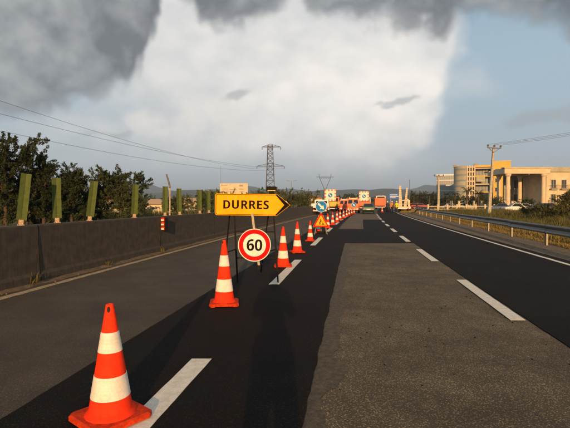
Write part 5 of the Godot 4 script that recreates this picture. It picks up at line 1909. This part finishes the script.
func build_buildings() -> void:
	# --- hotel with the tall portico
	var hd := 100.0
	var k := hd / F
	var X := func(px: float) -> float: return (px - 285.0) * k
	var ox := 54.0
	var t := thing("colonnade_building", "cream building with a tall flat-roofed colonnade and balconies", "building", P(ox, -0.045, hd))
	var cx := func(px: float) -> float: return X.call(px) - ox
	# entablature of the portico: front beam, two side beams, roof slab
	var xl: float = cx.call(503.0)
	var xr: float = cx.call(548.5)
	bx(t, "front_beam", Vector3((xl + xr) / 2, 8.75, 0), Vector3(xr - xl, 1.25, 1.1), M.cream_render, 0.05)
	bx(t, "cornice", Vector3((xl + xr) / 2, 9.47, 0.05), Vector3(xr - xl + 0.5, 0.2, 1.6), M.cream_render, 0.04)
	bx(t, "side_beam", Vector3(xl + 0.5, 8.75, -3.3), Vector3(1.0, 1.24, 5.4), M.cream_render, 0.05)
	bx(t, "portico_roof", Vector3((xl + xr) / 2 + 0.3, 9.2, -6.2), Vector3(xr - xl - 1.2, 0.3, 11.2), M.grey_render)
	var s := start()
	for q in [[507.7, 0.0], [543.2, 0.0]]:
		column(t, cx.call(q[0]), q[1], 8.12, 0.5, M.cream_render)
	for q in [[498.6, 105.4], [519.5, 108.0], [531.0, 108.0]]:
		column(t, (q[0] - 285.0) * q[1] / F - ox, hd - q[1], 8.12, 0.5, M.cream_render)
	bx(t, "inner_beam", Vector3(1.0, 8.7, -8.0), Vector3(11.0, 1.1, 0.9), M.cream_render)
	bx(t, "entrance_platform", Vector3((xl + xr) / 2, 0.25, -4.5), Vector3(xr - xl + 2, 0.5, 11.0), M.stone_render, 0.03)
	for i in 3:
		bx(t, "step", Vector3((xl + xr) / 2, 0.21 - i * 0.14 + 0.14, 1.2 + i * 0.35), Vector3(xr - xl, 0.14, 0.35), M.stone_render)
	railing(t, (xl + xr) / 2 + 3.5, 0.5, 0.7, 6.0)
	# entrance front under the portico
	bx(t, "back_wall", Vector3(6.8, 4.5, -11.8), Vector3(11.5, 9.0, 0.6), M.grey_render)
	for i in 5:
		window(t, 2.0 + i * 2.1, 2.4, -11.5, 1.3, 2.8, M.window_glass, M.cream_render)
		window(t, 2.0 + i * 2.1, 6.3, -11.5, 1.3, 2.2, M.window_glass, M.cream_render)
	# wing on the right, two storeys of balcony windows
	var wx0: float = cx.call(548.5)
	bx(t, "wing_wall", Vector3(wx0 + 8.0, 4.3, -6.0), Vector3(16.0, 8.6, 10.0), M.cream_render)
	bx(t, "wing_parapet", Vector3(wx0 + 8.0, 9.15, -5.9), Vector3(16.3, 1.1, 10.6), M.stone_render, 0.05)
	for i in 5:
		var x := wx0 + 1.6 + i * 2.4
		for y in [2.6, 5.9]:
			window(t, x, y, -1.0, 1.05, 1.9, M.window_glass, M.stone_render)
			bx(t, "balcony_slab", Vector3(x, y - 1.25, -0.55), Vector3(1.9, 0.14, 0.9), M.stone_render)
			railing(t, x, y - 1.2, -0.16, 1.8)
	# stair balustrade in front of the portico
	s = start()
	hexa(s, [Vector3(-2.2, 0, 2.6), Vector3(-1.9, 0, 2.6), Vector3(-1.9, 0, -0.4), Vector3(-2.2, 0, -0.4), Vector3(-2.2, 0.8, 2.6), Vector3(-1.9, 0.8, 2.6), Vector3(-1.9, 2.0, -0.4), Vector3(-2.2, 2.0, -0.4)])
	obj("stair_balustrade", s, M.cream_render, t)

	# --- curved office block with the yellow stair tower
	var od := 165.0
	var ko := od / F
	var bo := (472.0 - 285.0) * ko
	var o := thing("office_block", "curved beige office block with grid windows and a yellow tower", "building", P(bo, -0.045, od), -0.38)
	var ax := func(px: float) -> float: return (px - 472.0) * ko * 0.92
	var top := 15.4
	# rounded corner
	s = start()
	var r := 4.4
	var pts := PackedVector2Array()
	var ccx: float = ax.call(453.0) + r
	for i in 15:
		var a := PI + (PI / 2) * i / 14.0
		pts.append(Vector2(ccx + cos(a) * r, -r - sin(a) * r - 0.0))
	pts.append(Vector2(ccx, -12.0))
	pts.append(Vector2(ccx - r, -12.0))
	var lay := Transform3D(Basis(Vector3.RIGHT, Vector3.BACK, Vector3.DOWN), Vector3.ZERO)   # polygon (x, z), extruded downwards from z0 to z1
	prism(s, pts, -top, 0.0, lay)
	obj("rounded_corner", s, M.stone_render, o)
	for f in 7:
		s = start()
		for i in 14:
			var a0 := PI + (PI / 2) * i / 14.0
			var a1 := PI + (PI / 2) * (i + 1) / 14.0
			var v := []
			for y in [f * 2.1 + 1.3, f * 2.1 + 1.95]:
				for q in [[a0, r + 0.02], [a1, r + 0.02], [a1, r + 0.06], [a0, r + 0.06]]:
					v.append(Vector3(ccx + cos(q[0]) * q[1], y, -r - sin(q[0]) * q[1]))
			hexa(s, v)
		obj("window_band", s, M.curtain_glass, o)
	# grid of deep windows
	var gx0: float = ccx
	var gx1: float = ax.call(475.0)
	bx(o, "grid_wall", Vector3((gx0 + gx1) / 2, top / 2, -6.0), Vector3(gx1 - gx0, top, 11.6), M.shade_metal)
	for i in 4:
		bx(o, "pier", Vector3(lerpf(gx0 + 0.35, gx1 - 0.2, i / 3.0), top / 2, -0.05), Vector3(0.42, top, 0.7), M.cream_render)
	for f in 9:
		bx(o, "floor_edge", Vector3((gx0 + gx1) / 2, 0.9 + f * 1.75, -0.08), Vector3(gx1 - gx0, 0.5, 0.6), M.cream_render)
	for f in 8:
		for i in 3:
			bx(o, "window", Vector3(lerpf(gx0 + 0.35, gx1 - 0.2, (i + 0.5) / 3.0), 1.78 + f * 1.75, -0.17), Vector3((gx1 - gx0) / 3.0 - 0.45, 1.22, 0.05), M.window_glass)
	# glazed middle with floor slabs, set back
	var mx0 := gx1
	var mx1: float = ax.call(492.5)
	bx(o, "glass_front", Vector3((mx0 + mx1) / 2, top / 2 - 0.3, -7.5), Vector3(mx1 - mx0, top - 0.6, 9.0), M.curtain_glass)
	for f in 5:
		bx(o, "floor_slab", Vector3((mx0 + mx1) / 2, 2.6 + f * 2.95, -1.6), Vector3(mx1 - mx0, 0.35, 3.2), M.cream_render if f % 2 == 0 else M.yellow_render)
	for i in 6:
		bx(o, "mullion", Vector3(lerpf(mx0 + 0.3, mx1 - 0.3, i / 5.0), top / 2 - 0.4, -2.92), Vector3(0.12, top - 1.0, 0.12), M.shade_metal)
	bx(o, "sun_screen", Vector3(lerpf(mx0, mx1, 0.30), 10.6, -0.2), Vector3((mx1 - mx0) * 0.5, 2.3, 0.2), M.stone_render)
	bx(o, "dark_recess", Vector3(lerpf(mx0, mx1, 0.70), 3.2, -0.4), Vector3((mx1 - mx0) * 0.5, 4.4, 0.3), M.window_glass)
	bx(o, "roof_band", Vector3((mx0 + mx1) / 2, top - 0.25, -1.4), Vector3(mx1 - mx0, 0.7, 3.4), M.yellow_render)
	# yellow tower
	var yx0 := mx1
	var yx1: float = ax.call(509.0)
	bx(o, "yellow_tower", Vector3((yx0 + yx1) / 2, 8.3, -3.2), Vector3(yx1 - yx0, 16.6, 8.0), M.yellow_render, 0.05)
	bx(o, "tower_cap", Vector3((yx0 + yx1) / 2, 16.72, -3.2), Vector3(yx1 - yx0 + 0.3, 0.24, 8.3), M.cream_render)
	for f in 4:
		window(o, (yx0 + yx1) / 2 - 1.6, 3.0 + f * 3.4, 0.8, 1.2, 1.5, M.window_glass, M.cream_render)
	s = start()
	for q in [[-6.0, 0.9], [-3.4, 0.6], [1.2, 1.1]]:
		cbox(s, Vector3(q[0], top + q[1] / 2, -5.0), Vector3(1.6, q[1], 1.4), 0.05)
	obj("roof_plant", s, M.grey_render, o)

	# --- grey glass block further off
	var gd := 205.0
	var kg := gd / F
	var g := thing("glass_block", "plain grey glass building left of the beige office block", "building", P((445.5 - 285.0) * kg, -0.045, gd), -0.34)
	var gw := 17.5 * kg
	bx(g, "core", Vector3(0, 7.2, -6), Vector3(gw, 14.4, 11.5), M.grey_render)
	for f in 6:
		bx(g, "glass_band", Vector3(0, 1.5 + f * 2.35, -0.2), Vector3(gw - 0.3, 1.75, 0.14), M.curtain_glass)
		bx(g, "spandrel", Vector3(0, 2.68 + f * 2.35, -0.18), Vector3(gw - 0.1, 0.5, 0.2), M.aluminium)
	for i in 9:
		bx(g, "mullion", Vector3(lerpf(-gw / 2 + 0.15, gw / 2 - 0.15, i / 8.0), 7.2, -0.05), Vector3(0.1, 14.2, 0.12), M.aluminium)
	bx(g, "parapet", Vector3(0, 14.6, -6), Vector3(gw + 0.2, 0.5, 11.8), M.aluminium)

	# --- house roofs beyond the median
	for q in [[153.5, 62.0, 2.3, 1.35, 2.1, "low cream house with a flat pitched roof behind the wall", 0.1], [188.0, 70.0, 2.7, 1.7, 2.4, "cream house with dark windows under a gabled roof behind the wall", -0.1], [101.0, 75.0, 3.0, 1.9, 3.2, "house with a brown tiled roof half hidden between the trees", 0.2], [315.0, 175.0, 5.6, 3.2, 4.5, "broad cream building under hipped roof beyond the works lorries", 0.0], [131.0, 66.0, 1.9, 1.2, 1.7, "small cream shed right of the light leafy tree", 0.1]]:
		var h := thing("house", q[5], "house", at(q[0], 203, q[1]) * Vector3(1, 0, 1) + Vector3(0, -0.045, 0), q[6], "houses beyond the median")
		var hw: float = q[2]
		var wall: float = q[3]
		bx(h, "wall", Vector3(0, wall / 2, -2.0), Vector3(hw, wall, 4.0), M.cream_render)
		s = start()
		var e := hw / 2 + 0.25
		hexa(s, [Vector3(-e, wall, 0.3), Vector3(e, wall, 0.3), Vector3(e, wall, -4.3), Vector3(-e, wall, -4.3), Vector3(-e * 0.5, q[4], -1.6), Vector3(e * 0.5, q[4], -1.6), Vector3(e * 0.5, q[4], -2.4), Vector3(-e * 0.5, q[4], -2.4)])
		obj("roof", s, M.roof_tile if q[0] < 110 or q[0] > 300 else M.rusty_white, h)
		for i in 2:
			window(h, (i - 0.5) * hw * 0.5, wall * 0.55, 0.0, hw * 0.2, wall * 0.42, M.window_glass, M.stone_render)
		bx(h, "door", Vector3(0, wall * 0.36, 0.03), Vector3(hw * 0.16, wall * 0.72, 0.05), M.bark)
	var fw := thing("garden_wall", "low cream garden wall running behind the green blades", "wall", at(170, 203, 58) * Vector3(1, 0, 1) + Vector3(0, -0.045, 0), 0.05)
	for i in 7:
		bx(fw, "wall_bay", Vector3(-6.5 + i * 2.0, 0.38, 0), Vector3(1.75, 0.76, 0.16), M.stone_render)
		bx(fw, "pillar", Vector3(-5.5 + i * 2.0, 0.45, 0), Vector3(0.25, 0.9, 0.25), M.cream_render, 0.02)

	# --- forecourt of the hotel: fence of pale posts and parked cars
	var f := thing("forecourt_fence", "row of pale concrete posts and rails before the car park", "fence", P(25.5, -0.045, 79))
	for i in 15:
		var p := Vector3(i * 1.85, 0, -i * 0.35)
		bx(f, "post", p + Vector3(0, 0.65, 0), Vector3(0.28, 1.3, 0.28), M.cream_render, 0.03)
		if i < 14:
			for y in [0.45, 0.95]:
				var s3 := start()
				bar(s3, p + Vector3(0.14, y, 0), p + Vector3(1.71, y, -0.33), 0.12)
				obj("rail", s3, M.cream_render, f)
	var f2 := thing("planter_wall", "cream planter wall with square pillars behind the parked cars", "wall", P(36.0, -0.045, 96))
	for i in 11:
		bx(f2, "pillar", Vector3(i * 1.7, 0.95, -i * 0.1), Vector3(0.45, 1.9, 0.45), M.cream_render, 0.04)
		bx(f2, "pillar_cap", Vector3(i * 1.7, 1.96, -i * 0.1), Vector3(0.6, 0.12, 0.6), M.stone_render, 0.02)
		bx(f2, "wall_bay", Vector3(i * 1.7 + 0.85, 0.45, -i * 0.1), Vector3(1.24, 0.9, 0.22), M.stone_render)
	var cars := [[500.5, 80.0, "paint_blue", 1.2, "dark blue car parked under the portico's left column"], [514.5, 78.0, "paint_white", 1.5, "white car parked in front of the portico's front column"], [522.0, 84.0, "paint_silver", 1.75, "silver car parked beside the stair balustrade"], [537.0, 80.0, "paint_black", 1.45, "black car parked right of the stair balustrade"], [547.0, 82.0, "paint_black", 1.6, "black car parked under the right front column"], [462.0, 98.0, "paint_white", 1.4, "white car parked before the curved office block"], [449.0, 104.0, "paint_silver", 1.2, "silver car parked near the far utility pole"], [419.5, 116.0, "paint_red", 1.3, "red car waiting far off by the palm trees"], [413.0, 122.0, "paint_orange", 1.1, "orange van-like car far off left of the palm trees"]]
	for q in cars:
		make_car("parked_car", q[4], M[q[2]], at(q[0], 203, q[1]) * Vector3(1, 0, 1) + Vector3(0, -0.03, 0), q[3], "cars parked at the hotel", q[2] != "paint_orange", 1.5)

func build_trees() -> void:
	var dk := Color(0.030, 0.043, 0.020)
	var md := Color(0.045, 0.062, 0.027)
	var g := "trees behind the median wall"
	tree("broadleaf_tree", "tallest dark tree at the left edge, behind the first blade", "tree", at(6, 203, 25) * Vector3(1, 0, 1) + Vector3(0, -0.045, 0), 5.2, 4.7, 0.5, 520, 60, 0.135, 0.8, dk, 301, g)
	tree("broadleaf_tree", "pointed dark tree between the first and second blade", "tree", at(44, 203, 26) * Vector3(1, 0, 1) + Vector3(0, -0.045, 0), 4.4, 2.4, 0.3, 330, 56, 0.125, 1.0, dk, 302, g, 1.3)
	tree("broadleaf_tree", "low dark twin-topped tree between the second and third blade", "tree", at(72, 203, 27) * Vector3(1, 0, 1) + Vector3(0, -0.045, 0), 3.65, 2.3, 0.3, 320, 56, 0.125, 1.1, dk, 303, g, 1.2)
	tree("broadleaf_tree", "lighter round leafy tree behind the fourth blade", "tree", at(121, 203, 30) * Vector3(1, 0, 1) + Vector3(0, -0.045, 0), 3.6, 3.9, 0.4, 420, 56, 0.13, 0.75, md, 304, g, 0.7)
	for q in [[-18, 27.0, 4.4, 4.0, 305, "broad dark tree cut by the left edge of the picture"], [27, 29.0, 3.6, 2.6, 306, "dark bushy tree filling in behind the first two blades"], [58, 30.0, 3.3, 2.2, 307, "small dark tree behind the second blade"], [92, 31.0, 2.7, 2.2, 308, "low dark tree left of the light leafy tree"]]:
		tree("broadleaf_tree", q[5], "tree", at(q[0], 203, q[1]) * Vector3(1, 0, 1) + Vector3(0, -0.045, 0), q[2], q[3], 0.2, 280, 52, 0.135, 0.7, dk, q[4], g, 0.8)
	# shrubs along the far side of the median
	var sh := "shrubs beyond the median"
	var words := ["shrub behind the wall under the small shed", "shrub left of the low cream house", "shrub right of the bent lamp pole", "dark shrub beside the gabled house", "shrub between gabled house and billboard", "shrub below the billboard's left side", "shrub below the billboard's right side", "shrub left of the tall pylon's foot", "shrub right of the tall pylon's foot", "bright shrub below the twin-headed lamp", "shrub right of the twin-headed lamp", "shrub next to the chevron board", "shrub at the far end of the wall", "dark shrub left of the hipped building"]
	var xs := [126.0, 141.0, 174.0, 181.0, 203.0, 214.0, 226.0, 250.0, 262.0, 281.0, 290.0, 300.0, 309.0, 303.0]
	var ds := [52.0, 55.0, 50.0, 60.0, 50.0, 58.0, 64.0, 70.0, 62.0, 60.0, 66.0, 64.0, 72.0, 120.0]
	var hs := [2.3, 1.9, 2.0, 2.4, 2.6, 3.0, 3.0, 3.0, 3.4, 3.3, 3.2, 3.0, 3.3, 5.0]
	for i in xs.size():
		tree("shrub", words[i], "shrub", at(xs[i], 203, ds[i]) * Vector3(1, 0, 1) + Vector3(0, -0.045, 0), hs[i], hs[i] * 1.15, 0.1, 130, 40, 0.16, 0.5, (md if i % 3 else Color(0.075, 0.085, 0.03)), 330 + i, sh, 0.5)
	# palms and trees on the right
	var pg := "palm trees before the office block"
	for q in [[466.5, 88.0, 5.6, "slender palm in front of the grid windows"], [478.0, 95.0, 5.2, "palm in front of the glazed office front"], [413.5, 128.0, 5.4, "leftmost palm behind the low loader"], [422.0, 124.0, 5.0, "second palm right of the low loader"], [429.0, 118.0, 5.2, "palm left of the far utility pole"], [434.0, 126.0, 5.5, "palm just beside the far utility pole"], [446.0, 112.0, 5.2, "palm right of the far utility pole"], [454.5, 106.0, 5.2, "palm at the rounded corner of the office block"]]:
		palm(q[3], at(q[0], 203, q[1]) * Vector3(1, 0, 1) + Vector3(0, -0.045, 0), q[2], int(q[0]), pg)
	for q in [[411.0, 140.0, 4.9, "dark bush at the foot of the leftmost palm", 361], [426.0, 136.0, 4.7, "dark bush between the palms", 362], [418.5, 138.0, 4.2, "dark bush behind the red car", 368], [434.0, 134.0, 4.4, "dark bush left of the far utility pole", 369], [458.0, 118.0, 3.4, "bush under the rounded office corner", 374], [449.0, 116.0, 3.0, "bush before the grey glass building", 375], [440.0, 120.0, 3.2, "bush under the far utility pole", 363], [471.0, 112.0, 3.0, "bush under the grid windows", 364], [484.0, 108.0, 3.4, "bush left of the concrete utility pole", 365], [527.0, 88.0, 2.0, "small clipped bush by the stair balustrade", 366], [494.0, 92.0, 2.4, "bush beside the portico's left column", 367]]:
		tree("bush", q[3], "bush", at(q[0], 203, q[1]) * Vector3(1, 0, 1) + Vector3(0, -0.045, 0), q[2], q[2] * 1.25, 0.1, 140, 34, 0.24, 0.4, md, q[4], "bushes before the buildings", 0.5)
	tree("bush", "olive green bush at the right edge behind the crash barrier", "bush", at(574, 203, 36) * Vector3(1, 0, 1) + Vector3(0, -0.045, 0), 2.5, 2.7, 0.1, 190, 30, 0.15, 0.6, Color(0.06, 0.062, 0.02), 370, "bushes before the buildings", 0.6)
	for q in [[545.0, 40.0, 1.25, 371, "low weedy bush behind the barrier below the black cars"], [528.0, 44.0, 1.1, 372, "low weedy bush behind the barrier below the balustrade"], [558.0, 33.0, 1.2, 373, "low weedy bush left of the olive green bush"]]:
		tree("bush", q[4], "bush", at(q[0], 203, q[1]) * Vector3(1, 0, 1) + Vector3(0, -0.045, 0), q[2], q[2] * 1.9, 0.05, 90, 24, 0.13, 0.5, Color(0.055, 0.06, 0.02), q[3], "bushes before the buildings", 0.4)
	# distant wooded ground
	var r := RandomNumberGenerator.new()
	r.seed = 44
	var vs := PackedVector3Array()
	var ns := PackedVector3Array()
	var cs := PackedColorArray()
	for i in 260:
		var d := r.randf_range(260, 620)
		var x := d * r.randf_range(-0.75, 0.72)
		if absf(x - centre(d)) < 14.0: continue
		var h := r.randf_range(4.0, 9.0)
		var tint := md * r.randf_range(0.6, 1.3)
		for q in 70:
			var p := rdir(r) * pow(r.randf(), 0.4)
			p = Vector3(x + p.x * h * 0.55, h * 0.5 + p.y * h * 0.5, -d + p.z * h * 0.55)
			var ld := rdir(r)
			var c := tint * r.randf_range(0.7, 1.3)
			c.a = 1.0
			leaf_quad(vs, ns, cs, p, ld, ld.cross(rdir(r)).normalized(), h * 0.28, h * 0.2, c)
	tag(inst("far_woods", leaf_mesh(vs, ns, cs), M.leaf, self), "far-off belt of trees at the foot of the hills", "woods", "", "stuff")

func _ready() -> void:
	rng.seed = 1
	camera_and_light()
	materials()
	build_road()
	build_hills()
	build_wall()
	build_rail()
	build_arrow_sign()
	build_speed_sign()
	build_cones()
	build_warning_signs()
	build_far_signs()
	build_vehicles()
	build_poles()
	build_buildings()
	build_trees()
	build_grass()
	build_people()
